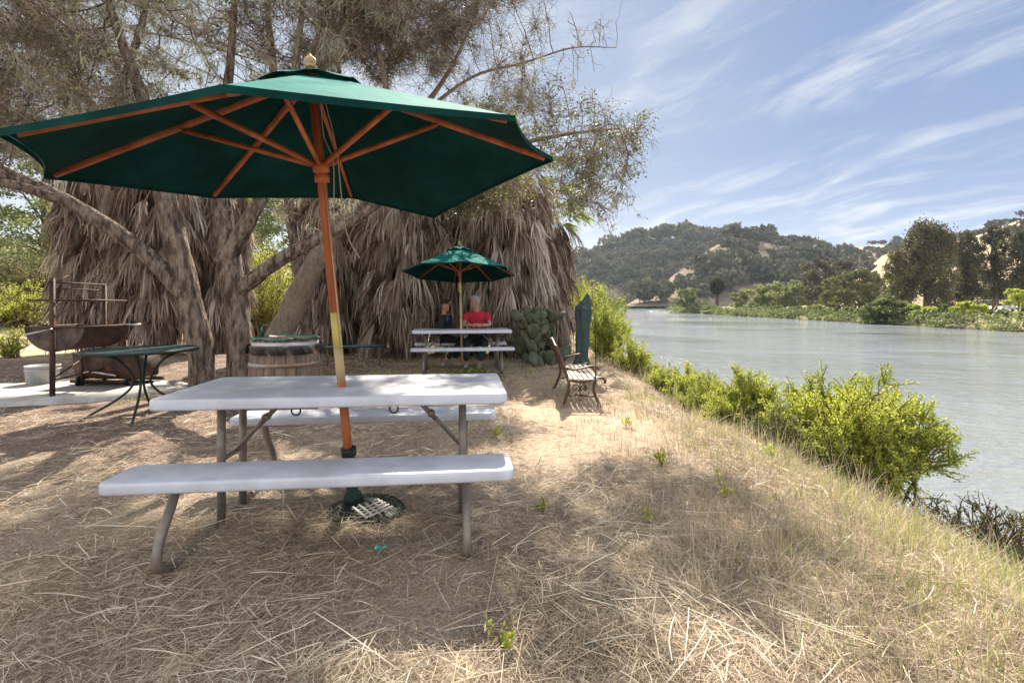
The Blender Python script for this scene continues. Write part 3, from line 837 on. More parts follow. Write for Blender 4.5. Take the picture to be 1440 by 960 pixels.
# tall stems further back
oak('oak_tree', (-4.5, 9.6, 0), 'tall bare-twigged oak whose upright stems stand behind the big umbrella top',
    [[(-4.0, 9.6, -.15, .24), (-4.05, 9.6, .6, .17), (-4.35, 9.5, 3, .13), (-4.6, 9.5, 5, .11), (-4.7, 9.4, 6.4, .09), (-4.8, 9.3, 8, .04)],
     [(-4.6, 9.5, 4.6, .10), (-3.9, 9.5, 5.7, .09), (-3.1, 9.4, 6.4, .06), (-2.6, 9.3, 7.6, .03)],
     [(-4.4, 9.55, 2.8, .12), (-3.6, 9.5, 3.8, .08), (-3.35, 9.4, 5.2, .065), (-3.45, 9.4, 6.5, .05), (-3.6, 9.4, 7.8, .03)],
     [(-3.5, 9.45, 4.2, .06), (-2.6, 9.4, 4.9, .045), (-2.35, 9.3, 6.1, .035), (-2.3, 9.3, 7.6, .02)]],
    [((-4.6, 7.6, 6.1), (2.6, 1.4, 1.3), 420), ((-1.7, 8.0, 6.2), (1.7, 1.0, 1.1), 380)],
    M['bark'], 8500, (6000, .046), 140, leafy=lambda p: .3 + 0 * p[:, 0])
oak('oak_tree', (-9.6, 13.6, 0), 'oak hung with grey lichen in the upper left corner, behind the barbecue',
    [[(-9.6, 13.6, -.15, .26), (-9.6, 13.5, .6, .22), (-9.2, 12.6, 3.2, .18), (-8.4, 10.2, 4.6, .13), (-7.7, 8.2, 5.6, .10), (-7.9, 8, 7, .05)],
     [(-8.9, 11.4, 4.0, .13), (-9.6, 9.2, 4.6, .10), (-10.4, 7.6, 5.0, .06), (-11.2, 7.2, 5.4, .03)],
     [(-8.3, 10.0, 4.7, .11), (-6.9, 8.6, 5.2, .09), (-6.2, 8.1, 5.9, .07), (-5.9, 8, 7.2, .03)]],
    [((-8.6, 7.9, 5.4), (2.8, 1.6, 1.7), 600), ((-9.6, 7.4, 4.2), (1.8, 1.2, .9), 240), ((-6.2, 8, 6), (1.6, 1.1, 1.4), 200)],
    M['bark'], 7000, (11000, .048), 480, leafy=lambda p: .3 + 0 * p[:, 0])

# ---------------------------------------------------------------- fan palms in skirts of dead fronds
def palm(x, Y, h, rad, label, nf=330, live=14, low=0.25, group=None, tb=0.):
    z0 = float(ground_z(x, Y))
    t = thing('fan_palm', (x, Y, z0), label, 'palm tree', group)
    tg = G(); tg.lathe([(.42, -.1), (.34, .3), (.28, 1.5), (.26, h), (.10, h + .3)], (x, Y, z0), 14)
    tg.build('trunk', M['palmtrunk'], t, smooth=True)
    def fronds(zs, out, down, lblade, nleaf, spread, matn, tintf, name, droop):
        n = len(zs); az = rng.uniform(0, 2 * math.pi, n)
        rd = np.stack([np.cos(az), np.sin(az), 0 * az], 1); tn = np.stack([-np.sin(az), np.cos(az), 0 * az], 1)
        base = np.array([x, Y, 0]) + rd * .24 + np.stack([0 * zs, 0 * zs, zs + z0], 1)
        tip = base + rd * out[:, None] + np.stack([0 * zs, 0 * zs, -down], 1)
        g = G()
        pm = (base + tip) / 2 + [0, 0, .06]
        g.ribbons(np.stack([base, pm, tip], 1), .012, tn, np.full(n, .35))
        fan = np.linspace(-1, 1, nleaf)
        Fd = (tip - base); Fd /= np.linalg.norm(Fd, axis=1)[:, None]
        ft = tintf(n)
        PP = []; SS = []; TT = []
        for f in fan:
            a = f * spread * rng.uniform(.75, 1.15, n)
            d0 = Fd * np.cos(a)[:, None] + tn * np.sin(a)[:, None] + rng.normal(size=(n, 3)) * .05
            L = lblade * rng.uniform(.75, 1.1, n) * (1 - .25 * abs(f))
            P = [tip]; d = d0
            for k in range(4):
                d = d + np.array([0, 0, -1]) * droop * (.35 + .5 * k / 3) + rng.normal(size=(n, 3)) * .17
                d /= np.linalg.norm(d, axis=1)[:, None]; P.append(P[-1] + d * (L / 4)[:, None])
            PP.append(np.stack(P, 1))
            s = np.cross(d0, rd) + rng.normal(size=(n, 3)) * .5; s /= np.linalg.norm(s, axis=1)[:, None]
            SS.append(s); TT.append(np.clip(ft + rng.normal(size=n) * .14, 0, 1))
        g.ribbons(np.concatenate(PP), np.array([.010, .018, .017, .011, .003])[None], np.concatenate(SS), np.concatenate(TT))
        g.build(name, matn, t)
    zs = low + .75 + (h - low - .5) * rng.random(nf)
    shape = np.interp(zs / h, [0, .25, .6, 1], [.95, 1.0, 1.05, 1.1])
    outr = (rad - .24) * shape * rng.uniform(.35, 1.0, nf) * .85
    fronds(zs, outr, rng.uniform(.15, .5, nf) * 1.0, rng.uniform(.75, 1.15, nf), 18, .52, M['deadfrond'], lambda n: np.clip(.42 + tb + rng.normal(size=n) * .25, 0, 1), 'dead_frond_skirt', 1.15)
    if live:
        zl = h + .05 + .35 * rng.random(live)
        fronds(zl, rng.uniform(.5, .9, live), rng.uniform(-.55, .35, live), np.full(live, .62), 17, 1.05, M['frond'], lambda n: rng.uniform(.3, .95, n), 'live_fronds', .35)
    return t
palm(-10.2, 12.0, 4.9, .85, 'dead-frond palm leftmost of the row, directly behind the barbecue')
palm(-8.6, 11.8, 4.6, .95, 'shaggy palm between the barbecue and the twin oak trunks, its dry skirt spreading wide')
palm(-7.5, 12.6, 4.2, .50, 'narrow shaggy palm half hidden behind the twin oak trunks')
palm(-4.55, 12.2, 4.3, .72, 'shaggy palm right behind the leaning pale trunk and the barrel')
palm(-3.75, 13.0, 4.6, 1.0, 'dark shaded palm skirt left of the second umbrella, set back between its neighbours', tb=-.18)  # lower frond tint puts this palm's shade into the colour
palm(-2.45, 11.3, 3.9, .98, 'warm brown palm skirt just left of the seated couple', tb=.06)
palm(-1.15, 11.7, 4.3, 1.0, 'grey shaggy palm directly behind the seated couple and second umbrella', tb=.08)
palm(-.15, 11.3, 4.2, .95, 'tallest grey palm skirt right of the second umbrella', nf=380, tb=.12)
palm(.72, 12.5, 3.3, .72, 'short palm with green fronds at the right end of the row, above the cactus', live=34)
# ---------------------------------------------------------------- shrubs
def shrub(x, Y, w, h, label, mt='shrub', nst=70, nleaf=9000, ls=.03, name='shrub', cat='shrub', flat=1.0, tb=0., group=None, zoff=0., d=None):
    z0 = float(ground_z(x, Y)) + zoff
    t = thing(name, (x, Y, z0), label, cat, group)
    d = d or w * .8
    base = np.array([x, Y, z0 - .05]) + np.stack([rng.normal(size=nst) * w * .12, rng.normal(size=nst) * d * .12, np.zeros(nst)], 1)
    a = rng.uniform(0, 2 * math.pi, nst); rr = np.sqrt(rng.random(nst))
    hh = np.sqrt(np.clip(1 - rr ** 2 * .85, 0, 1)) * rng.uniform(.72, 1.12, nst)
    tip = np.array([x, Y, z0]) + np.stack([np.cos(a) * rr * w / 2, np.sin(a) * rr * d / 2, hh * h], 1)
    s = np.linspace(0, 1, 6)
    mid = (base + tip) / 2 + rng.normal(size=(nst, 3)) * .06 * w + np.array([0, 0, .10 * h])
    P = ((1 - s) ** 2)[None, :, None] * base[:, None] + (2 * s * (1 - s))[None, :, None] * mid[:, None] + (s ** 2)[None, :, None] * tip[:, None]
    sg = G(); r0 = .006 + .006 * w
    sg.tubes(P, np.linspace(r0, r0 * .25, 6)[None], 4, .5)
    # side shoots
    nb = nst * 9
    i = rng.integers(0, nst, nb); k = rng.integers(1, 6, nb)
    S = P[i, k]; dv = (P[i, k] - P[i, k - 1]); dv /= np.linalg.norm(dv, axis=1)[:, None] + 1e-9
    dv = dv * .6 + rng.normal(size=dv.shape) * .55 + [0, 0, .45]; dv /= np.linalg.norm(dv, axis=1)[:, None]
    L = rng.uniform(.10, .26, nb) * h
    Q = np.stack([S, S + dv * (L * .5)[:, None], S + dv * L[:, None] + rng.normal(size=S.shape) * .02], 1)
    sg.tubes(Q, np.array([r0 * .4, r0 * .3, r0 * .15])[None], 3, .5)
    sg.build('stems', M['stem'], t)
    lg = G()
    j = rng.integers(0, nb, nleaf); u = rng.random(nleaf)
    C = Q[j, 0] * (1 - u)[:, None] + Q[j, 2] * u[:, None] + rng.normal(size=(nleaf, 3)) * ls * .5
    C = C[C[:, 2] > z0 + .03 * h]
    cl = fbm(C[:, 0] * 1.0 + 70, C[:, 2] * 1.2 + C[:, 1] + 70, 3, 3. / max(w, .5)) * .9
    tt = np.clip(.5 + tb + cl + rng.normal(size=len(C)) * .17, 0, 1)
    lg.leaves(C, rng.uniform(.7, 1.4, len(C)) * ls, rng.uniform(.35, .6, len(C)) * ls, tt, up=.5)
    lg.build('foliage', M[mt], t)
    return t
BG = 'bushes along the near bank'
shrub(3.65, 5.25, 1.85, 1.10, 'large rounded yellow-green bush leaning over the water on the right', nst=240, nleaf=120000, ls=.028, d=1.7, tb=.16)
shrub(3.0, 6.2, .95, .75, 'bright bush joined to the left side of the large rounded bush', nst=110, nleaf=44000, ls=.026, tb=.15, group=BG)
shrub(3.05, 7.7, .7, .6, 'bright upright bush, second to the left of the large rounded bush', nst=40, nleaf=8000, ls=.026, tb=.15, group=BG)
shrub(3.3, 9.4, .9, .42, 'low sparse bush on the bank between the bright bushes and the open water', nst=45, nleaf=6000, ls=.028, tb=.1, group=BG)
shrub(2.7, 5.1, .7, .45, 'pale thin bush in front of the left flank of the large rounded bush', nst=40, nleaf=4000, ls=.024, tb=.0, mt='shrubdull', group=BG)
shrub(4.25, 4.3, 1.5, .55, 'twiggy grey-green scrub at the right edge just above the water', nst=90, nleaf=6500, ls=.022, mt='shrubdull', tb=.12)
shrub(4.9, 4.9, 1.0, .45, 'low grey twiggy brush at the foot of the large bush, dipping into the water', nst=70, nleaf=2600, ls=.02, mt='shrubdull')
shrub(2.3, 9.5, .8, .65, 'yellow-green bush on the bank beyond the cast-iron bench', nst=60, nleaf=11000, ls=.032, tb=.15, group=BG)
shrub(2.1, 10.9, .85, 1.15, 'tall bright bush just right of the covered green column', nst=60, nleaf=13000, ls=.035, tb=.12, group=BG)
shrub(2.6, 12.6, 1.1, 1.2, 'bright bush behind the covered green column, nearest the water', nst=60, nleaf=13000, ls=.038, tb=.1, group=BG)
shrub(2.6, 15.5, 2.2, 1.9, 'big yellow-green bush showing above the covered green column', nst=70, nleaf=14000, ls=.05, tb=.05, group=BG)
shrub(3.5, 19.0, 2.2, 1.7, 'olive bush far along the near bank beside the river bend', nst=60, nleaf=9000, ls=.06, tb=.0, group=BG)
shrub(2.5, 22.0, 3.2, 2.3, 'pale straw-coloured brush behind the cactus', nst=90, nleaf=9000, ls=.06, mt='shrubdull', tb=.35)
shrub(4.7, 27.0, 2.6, 2.2, 'dark green bush farthest along the near bank', nst=60, nleaf=8000, ls=.08, tb=-.2, mt='shrubdull')
shrub(3.05, 11.0, .9, .5, 'short bright clump on the bank below the bend', nst=40, nleaf=5000, ls=.03, tb=.15, group=BG)
shrub(3.05, 8.3, .8, .55, 'light green clump midway along the bank', nst=40, nleaf=5500, ls=.028, tb=.1, group=BG)
shrub(2.7, 7.6, .7, .42, 'small leafy clump beside the bank path, right of the bench', nst=30, nleaf=2600, ls=.03, tb=.05, group=BG)
for sx, sy, sw, sh, sl in [(2.55, 6.9, .55, .42, 'wispy green plant on the bank, nearest to the bright bushes'), (2.75, 8.6, .6, .45, 'wispy plant second along the bank from the bright bushes'),
        (2.6, 9.9, .6, .5, 'wispy plant third along the bank, level with the far bushes'), (3.5, 8.4, .7, .5, 'wispy plant lower on the slope beside the water'), (3.3, 10.6, .7, .55, 'wispy plant at the waterline before the bend'), (2.45, 8.0, .45, .34, 'little wispy plant beside the bank path'), (4.0, 6.9, .6, .45, 'wispy plant at the waterline behind the large bush')]:
    shrub(sx, sy, sw, sh, sl, nst=26, nleaf=2600, ls=.026, tb=.12, group='wispy plants along the bank')
# behind on the left
LG = 'green bushes on the slope behind the barbecue'
shrub(-17.6, 17.5, 3.6, 1.3, 'bright mustard-green bush at the left edge, behind the barbecue', nst=110, nleaf=14000, ls=.055, tb=.2, group=LG)
shrub(-15.6, 19.0, 3.4, 1.5, 'bright bush behind the grill grate of the barbecue', nst=110, nleaf=14000, ls=.055, tb=.15, group=LG)
shrub(-20.5, 20.5, 4.6, 1.9, 'pale green bush higher on the slope at the left edge', nst=110, nleaf=14000, ls=.06, tb=.2, mt='shrubdull', group=LG)
shrub(-18.2, 23.5, 5.0, 2.2, 'broad pale bush near the top of the slope behind the barbecue', nst=110, nleaf=14000, ls=.07, tb=.1, mt='shrubdull', group=LG)
shrub(-11.4, 11.0, .9, .6, 'small fresh green weed bush at the left edge beside the white tub', nst=40, nleaf=3500, ls=.035, tb=.2)
shrub(-9.2, 17.5, 2.8, 3.0, 'sunlit yellow-green bush seen between the oak trunks and the leaning trunk', nst=120, nleaf=22000, ls=.055, tb=.3)
def broad_tree(x, Y, zb, h, w, label, mt, lobes=9, per=420, ls=.35, trunk_h=.25, tb=0., weep=0., tall=1., name='tree', cat='tree', group=None, lsx=.75, tr=None, sub=None):
    t = thing(name, (x, Y, zb), label, cat, group)
    tr = tr or .02 * h
    g = G(); lg = G()
    top = zb + h
    g.tube([(x, Y, zb - .3), (x + .02 * h, Y, zb + trunk_h * h), (x - .03 * h, Y, zb + .6 * h), (x, Y, zb + .85 * h)], [tr * 1.3, tr, tr * .6, tr * .2], 8)
    C = []; T = []
    for k in range(lobes):
        v = (k + .5) / lobes; v = trunk_h * .9 + (1 - trunk_h * .9) * (v ** .9)
        prof = math.sin(min(1, (v - trunk_h * .7) / (1 - trunk_h * .7)) * math.pi * .86 + .25) ** .6 if tall else 1
        a = k * 2.4 + rng.random(); rad = w / 2 * max(.15, prof) * rng.uniform(.35, .72)
        c = np.array([x + math.cos(a) * rad, Y + math.sin(a) * rad, zb + h * (v * .93 - .03)])
        lr = np.array([w * .21, w * .21, min(w * .18, h * .11)]) * rng.uniform(.75, 1.2) * (1 - .25 * (k + .5) / lobes)
        g.tube([(x, Y, zb + h * max(trunk_h * .7, v * .55)), tuple((np.array([x, Y, zb + h * v * .8]) + c) / 2), tuple(c)], [tr * .5, tr * .3, tr * .12], 5)
        # sub-clumps make the outline ragged
        ns = sub or 14
        dd = rng.normal(size=(ns, 3)); dd /= np.linalg.norm(dd, axis=1)[:, None]
        sc = c + dd * lr * rng.uniform(.55, 1.15, (ns, 1))
        lt = rng.normal() * .10
        for s_ in sc:
            n = per // ns
            p = s_ + rng.normal(size=(n, 3)) * lr * .19 * np.array([1, 1, 1 + weep * 1.6]) + [0, 0, -weep * .25 * lr[2]]
            C.append(p); T.append(np.full(n, .45 + tb + lt + rng.normal() * .12) + rng.normal(size=n) * .12)
    C = np.concatenate(C); T = np.clip(np.concatenate(T), 0, 1)
    m = C[:, 2] > zb + .05; C = C[m]; T = T[m]
    lg.leaves(C, ls * rng.uniform(.6, 1.3, len(C)), ls * lsx * rng.uniform(.6, 1.2, len(C)), T, up=-weep)
    g.build('trunk', M['bark'], t); lg.build('crown', M[mt], t)
    return t
def onfar(xp, Y): x = px2(xp, Y); return x, Y, float(ground_z(x, Y))
zz_ = float(ground_z(-27, 29))
broad_tree(-28.0, 29, zz_, 7.5, 9.5, 'pale green tree at the left edge on the slope behind the barbecue', 'shrubdull', 12, 1500, .16, .12, tb=.15, sub=22)
broad_tree(-33.0, 40, float(ground_z(-33, 40)), 11, 12, 'rounded olive tree on the far slope behind the pale tree at the left edge', 'shrubdull', 12, 1100, .22, .12, tb=-.05)
broad_tree(-24.0, 42, float(ground_z(-24, 42)), 11, 12, 'dark olive tree at the top of the left slope', 'shrubdull', 12, 1000, .24, .12, tb=-.1)
broad_tree(-14.5, 34, float(ground_z(-14.5, 34)), 8, 9, 'leafy tree glimpsed behind the palm row on the left', 'shrubdull', 10, 1000, .22, .12, tb=.0)

g = G(); C = []; T = []
for k in range(700):
    x_ = rng.uniform(-48, -6); y_ = rng.uniform(16, 52)
    if x_ > -.15 * y_ - 2 or (y_ * .8 - x_ * .55) < 21: continue
    s = rng.uniform(.35, 1.3); n = 110; p = np.array([x_, y_, float(ground_z(x_, y_)) + s * .35]) + rng.normal(size=(n, 3)) * [s * .5, s * .5, s * .32]
    C.append(p); T.append(np.clip(.55 + rng.normal() * .22 + rng.normal(size=n) * .12, 0, 1))
C = np.concatenate(C); g.leaves(C, .14, .09, np.concatenate(T)); tag(g.build('hillside_brush', M['shrubdull']), 'low mixed brush covering the sunlit slope behind the palms on the left', 'brush', kind='stuff')
# far bank trees, from left to right
FT = 'trees on the far bank'
def ft(xp, Yd, yt, wpx, label, mt='fartree', **k):
    x, Y, zb = onfar(xp, Yd)
    h = pz(yt, Yd) - zb; w = wpx / F * Yd
    return broad_tree(x, Y, zb, h, w, label, mt, group=FT, **k)
ft(966, 128, 402, 46, 'rounded grey-green willow standing at the water at the left end of the far bank', 'shrubdull', lobes=11, per=420, ls=.42, trunk_h=.02, tb=.02)
ft(935+54, 150, 424, 22, 'small bush at the foot of the waterside willow', 'shrubdull', lobes=6, per=200, ls=.45, trunk_h=.02)
for xp, Yd, yt, wp, lb, tb in [
    (1042, 118, 405, 30, 'small rounded bright tree right of the far fan palm', .25), (1065, 112, 398, 38, 'bright green tree, second right of the far fan palm', .30),
    (1090, 108, 394, 42, 'bright green tree, third right of the far fan palm', .25), (1115, 104, 393, 40, 'green tree beside the brown tree on the far bank', .12)]:
    ft(xp, Yd, yt, wp, lb, 'shrubdull', lobes=9, per=380, ls=.42, trunk_h=.08, tb=tb + .12)
ft(1148, 106, 362, 62, 'tall brown-leaved tree between the bright trees and the grey-green trees', 'eucleaf', lobes=13, per=420, ls=.45, trunk_h=.1, tb=.1)
ft(1175, 112, 358, 60, 'second tall brown-leaved tree, just behind and right of the first', 'eucleaf', lobes=12, per=420, ls=.45, trunk_h=.1, tb=.12)
ft(1172, 92, 388, 52, 'low spreading grey-green tree at the left of the dark pair', 'fartree', lobes=10, per=480, ls=.36, trunk_h=.15, tb=.35)
ft(1207, 86, 376, 70, 'wide grey-green tree with a short trunk on the lawn of the far bank', 'fartree', lobes=13, per=560, ls=.36, trunk_h=.18, tb=.22)
ft(1228, 96, 380, 50, 'dark tree filling the gap left of the tall eucalyptus', 'fartree', lobes=10, per=420, ls=.4, trunk_h=.1, tb=-.2)
ft(1262, 70, 346, 44, 'smaller green and brown eucalyptus at the left foot of the tall one', 'eucleaf', lobes=13, per=560, ls=.30, trunk_h=.22, tb=.28, weep=.9)
ft(1303, 70, 304, 76, 'tallest eucalyptus on the far bank, broad dark hanging crown', 'eucleaf', lobes=26, per=760, ls=.30, trunk_h=.26, tb=.12, weep=1.0, tr=.42)
ft(1359, 74, 316, 44, 'eucalyptus right of the tallest, its crown open with gaps', 'eucleaf', lobes=17, per=560, ls=.30, trunk_h=.2, tb=-.05, weep=1.0)
ft(1398, 76, 306, 46, 'eucalyptus near the right edge with ragged drooping clumps', 'eucleaf', lobes=17, per=560, ls=.30, trunk_h=.25, tb=-.02, weep=1.0)
ft(1440, 72, 308, 48, 'eucalyptus cut by the right edge of the picture', 'eucleaf', lobes=14, per=560, ls=.30, trunk_h=.3, tb=.0, weep=1.0)
ft(1335, 88, 392, 44, 'dark low tree behind the tallest eucalyptus', 'fartree', lobes=10, per=420, ls=.38, trunk_h=.08, tb=-.25)
ft(1432, 62, 404, 34, 'small bright yellow-green tree by the golf carts at the right edge', 'shrub', lobes=7, per=420, ls=.22, trunk_h=.4, tb=.1)
ft(1395, 100, 385, 60, 'low dark green tree behind the golf carts', 'fartree', lobes=10, per=420, ls=.4, trunk_h=.05, tb=.0)
# waterside bushes on the far bank
FS = 'waterside bushes on the far bank'
def fs(xp, Yd, yt, wpx, label, tb=0., mt='shrub', per=420, lobes=10):
    x, Y = px2(xp, Yd), Yd; x = max(x, float(farX(Yd)) + .6)
    zb = float(ground_z(x, Y)) - .1
    h = pz(yt, Yd) - zb
    return broad_tree(x, Y, zb, h, wpx / F * Yd, label, mt, name='waterside_bush', cat='bush', group=FS, lobes=lobes, per=per, ls=.3 * Yd / 60, trunk_h=.02, tb=tb, tall=1., tr=.08)
fs(1236, 58, 416, 64, 'biggest grey-green bush at the water, left of the tall eucalyptus', .0, 'shrubdull', 620, 14)
fs(1292, 55, 428, 50, 'yellow-green bush at the water under the tall eucalyptus', -.05)
fs(1330, 53, 428, 24, 'small bush between the two brightest bushes at the water', .0, 'shrubdull', 300, 7)
fs(1362, 51, 424, 48, 'brightest yellow-green bush at the water, left of the driftwood', .1)
fs(1400, 51, 436, 40, 'dark low bush behind the bleached driftwood', -.1, 'shrubdull')
fs(1437, 48, 440, 26, 'bare tan bush at the water by the right edge', .5, 'shrubdull')
i = 0
for xp, Yd, yt, wp, tb, lb in [(1192, 68, 430, 26, .0, 'grey-green clump just left of the biggest waterside bush'), (1168, 74, 433, 24, .05, 'clump second to the left of the biggest waterside bush'),
        (1143, 80, 429, 26, .1, 'tall clump in the middle of the low waterside hedge'), (1118, 86, 431, 28, .1, 'yellowish clump left of the tall middle clump'),
        (1092, 92, 431, 28, .12, 'yellowish clump fourth from the dark landing'), (1070, 98, 432, 24, .0, 'clump third from the dark landing'),
        (1050, 104, 431, 20, .05, 'clump right beside the dark landing'), (1000, 116, 431, 24, -.1, 'dark clump left of the dark landing')]:
    fs(xp, Yd, yt, wp, lb, tb, 'shrubdull', 260, 6)

# far fan palm
x, Y, zb = onfar(1008, 122)
t = thing('fan_palm', (x, Y, zb), 'lone round-headed fan palm standing far across the river', 'palm tree')
g = G(); hp = pz(392, 122) - zb; g.tube([(x, Y, zb - .3), (x + .1, Y, zb + hp * .5), (x, Y, zb + hp * .8)], [.45, .35, .4], 10); g.build('trunk', M['palmtrunk'], t)
d = rng.normal(size=(2200, 3)); d /= np.linalg.norm(d, axis=1)[:, None]
g = G(); rr_ = 7.6 / 2 * .82
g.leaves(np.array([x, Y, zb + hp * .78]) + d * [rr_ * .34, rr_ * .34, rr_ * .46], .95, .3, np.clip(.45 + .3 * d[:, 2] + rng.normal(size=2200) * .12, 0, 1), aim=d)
g.build('crown', M['chap'], t)

# prickly pear beside the last palm
def cactus(x, Y, label):
    z0 = float(ground_z(x, Y)); t = thing('prickly_pear', (x, Y, z0), label, 'cactus')
    g = G(); stack = []
    for k in range(9):
        stack.append((np.array([x + rng.uniform(-.34, .30), Y + rng.uniform(-.3, .3), z0 + .0]), np.array([rng.normal() * .35, rng.normal() * .3, 1.]), 0))
    n = 0
    while stack:
        b, d, lv = stack.pop(); d = d / np.linalg.norm(d)
        L = rng.uniform(.24, .40) * (1 - .06 * lv); W = L * rng.uniform(.55, .75)
        side = np.cross(d, [rng.normal() * .6, 1, rng.normal() * .3]); side /= np.linalg.norm(side); nn = np.cross(side, d)
        a = np.linspace(0, 2 * math.pi, 18, endpoint=False)
        egg = L / 2 + L / 2 * np.sin(a), W / 2 * np.cos(a) * (1 + .22 * np.sin(a))
        rim = b + d * egg[0][:, None] + side * egg[1][:, None]
        cN = b + d * L * .5 + nn * L * .07; cS = b + d * L * .5 - nn * L * .07
        inner = b + d * L / 2
        rN = inner + (rim - inner) * .72 + nn * L * .055; rS = inner + (rim - inner) * .72 - nn * L * .055
        v = np.concatenate([rim, rN, rS, [cN], [cS]])
        q = [[i, (i + 1) % 18, 18 + (i + 1) % 18, 18 + i] for i in range(18)] + [[(i + 1) % 18, i, 36 + i, 36 + (i + 1) % 18] for i in range(18)]
        tr_ = [[18 + i, 18 + (i + 1) % 18, 54] for i in range(18)] + [[36 + (i + 1) % 18, 36 + i, 55] for i in range(18)]
        g.add(v, q=q, t=tr_); n += 1
        if lv < 4 and n < 34:
            for j in range(rng.integers(1, 3) if lv < 3 else rng.integers(0, 2)):
                a0 = rng.uniform(.3, 2.8)
                p = b + d * (L / 2 + L / 2 * math.sin(a0)) + side * (W / 2 * math.cos(a0))
                if p[0] > 1.02 or p[2] > z0 + 1.0: continue
                stack.append((p, d * .8 + side * math.cos(a0) * .8 + rng.normal(size=3) * .25 + [0, 0, .25], lv + 1))
    g.build('pads', M['cactus'], t, smooth=True)
cactus(.62, 9.6, 'grey-green prickly pear cactus at the foot of the last palm, left of the green column')
cactus(.86, 10.2, 'lower prickly pear clump between the tall cactus and the green column')

# ---------------------------------------------------------------- dry litter and grasses
def scatter(n, rmin, rmax, amin=-58, amax=58, pw=1.0):
    """uniform in log distance -> density falls with the square of the distance"""
    u = rng.random(n) ** pw; r = rmin * (rmax / rmin) ** u; a = np.radians(rng.uniform(amin, amax, n))
    return r * np.sin(a), r * np.cos(a), r
def pad_mask(X, Y): return (X < -4.55) & (X > -9) & (Y > 5.6 + (X + 4.6) * .0) & (Y < 7.5)
def straw_layer(n, name, rmin, rmax, len_, wid, lift, label, tb=0., keepf=None):
    X, Y, r = scatter(n, rmin, rmax)
    keep = np.ones(n, bool)
    if keepf is not None: keep &= rng.random(n) < keepf(X, Y)
    keep &= ~pad_mask(X, Y)
    keep &= rng.random(n) < np.clip(.55 + 2.2 * fbm(X + 21, Y + 33, 3, 1.4), .12, 1)
    X, Y, r = X[keep], Y[keep], r[keep]; n = len(X)
    Z = ground_z(X, Y)
    swirl = fbm(X + 11, Y + 7, 2, .8) * 7
    a = swirl + rng.normal(size=n) * 1.1
    L = len_ * rng.lognormal(0, .5, n); L = np.clip(L, .02, .5)
    d = np.stack([np.cos(a), np.sin(a), rng.normal(size=n) * .10], 1)
    C = np.stack([X, Y, Z + lift * rng.random(n) ** 1.5 + .003], 1)
    b = rng.normal(size=(n, 3)) * (L * .035)[:, None]; b[:, 2] = np.abs(b[:, 2]) * .5
    P = np.stack([C - d * (L / 2)[:, None], C - d * (L / 6)[:, None] + b, C + d * (L / 6)[:, None] + b * .8, C + d * (L / 2)[:, None]], 1)
    zg = ground_z(P[:, [0, 3], 0], P[:, [0, 3], 1]); P[:, 0, 2] = np.maximum(P[:, 0, 2], zg[:, 0] + .002); P[:, 3, 2] = np.maximum(P[:, 3, 2], zg[:, 1] + .002)
    w = (wid * rng.uniform(.5, 1.5, n) * np.maximum(1, r / 2.6))[:, None] * np.array([.8, 1, 1, .5])
    s = np.stack([-np.sin(a), np.cos(a), rng.normal(size=n) * .7], 1); s /= np.linalg.norm(s, axis=1)[:, None]
    g = G(); g.ribbons(P, w, s, np.clip(.52 + tb + rng.normal(size=n) * .22 + fbm(X, Y, 2, 1.5) * .4, 0, 1))
    tag(g.build(name, M['straw']), label, 'straw', kind='stuff')
dryf = lambda X, Y: np.where(X > -1.2 + 0 * X, 1, 1) * np.where((X > .1) & (X < 1.5) & (Y > 3.4) & (Y < 8), .35, 1) * (ground_z(X, Y) > -1.15) * np.where((X < -2.2) & (Y > 3.6), .5, 1)
straw_layer(420000, 'straw_litter', 1.15, 13, .042, .0009, .03, 'fine broken straw matted over the whole picnic ground', -.05, dryf)
straw_layer(14000, 'straw_litter', 1.15, 7, .14, .0013, .05, 'long pale stalks of straw lying loose on top of the litter', .22, dryf)

def blades(n, name, rng_r, cond, hmin, hmax, w0, lean, m, label, tb, spread=.05, per=9, amin=-58, amax=58, tv=.18, cat='grass'):
    X, Y, r = scatter(n, *rng_r, amin, amax)
    k = rng.random(n) < cond(X, Y); X, Y, r = X[k], Y[k], r[k]
    Xc = np.repeat(X, per) + rng.normal(size=len(X) * per) * spread; Yc = np.repeat(Y, per) + rng.normal(size=len(X) * per) * spread
    rc = np.repeat(r, per); n = len(Xc)
    Z = ground_z(Xc, Yc) - .01
    H = np.repeat(rng.uniform(hmin, hmax, len(X)), per) * rng.uniform(.5, 1.15, n)
    a = rng.uniform(0, 2 * math.pi, n); ln = np.repeat(rng.uniform(.4, 1.3, len(X)), per) * rng.uniform(.3, 1.4, n) * lean
    dirx, diry = np.cos(a), np.sin(a)
    P = []
    for s in (0, .35, .7, 1.):
        o = ln * H * s ** 1.8
        P.append(np.stack([Xc + dirx * o, Yc + diry * o, Z + H * s * (1 - .28 * ln * s)], 1))
    P = np.stack(P, 1)
    w = (w0 * np.maximum(1, rc / 3.2) * rng.uniform(.6, 1.3, n))[:, None] * np.array([1, .9, .65, .12])
    sd = np.stack([-diry, dirx, 0 * a], 1) + rng.normal(size=(n, 3)) * .3; sd /= np.linalg.norm(sd, axis=1)[:, None]
    g = G(); g.ribbons(P, w, sd, np.clip(np.repeat(.5 + tb + rng.normal(size=len(X)) * tv, per) + rng.normal(size=n) * .1, 0, 1))
    return tag(g.build(name, m), label, cat, kind='stuff')
land = lambda X, Y: ground_z(X, Y) > -1.17
bankness = lambda X, Y: sstep(-.9, .7, X - edgeX(Y) + .9 * fbm(X, Y, 2, .6))
shade_edge = lambda X, Y: sstep(.5, 1.6, X + 1.4 * fbm(X + 3, Y + 3, 3, .9) + .0 * Y)
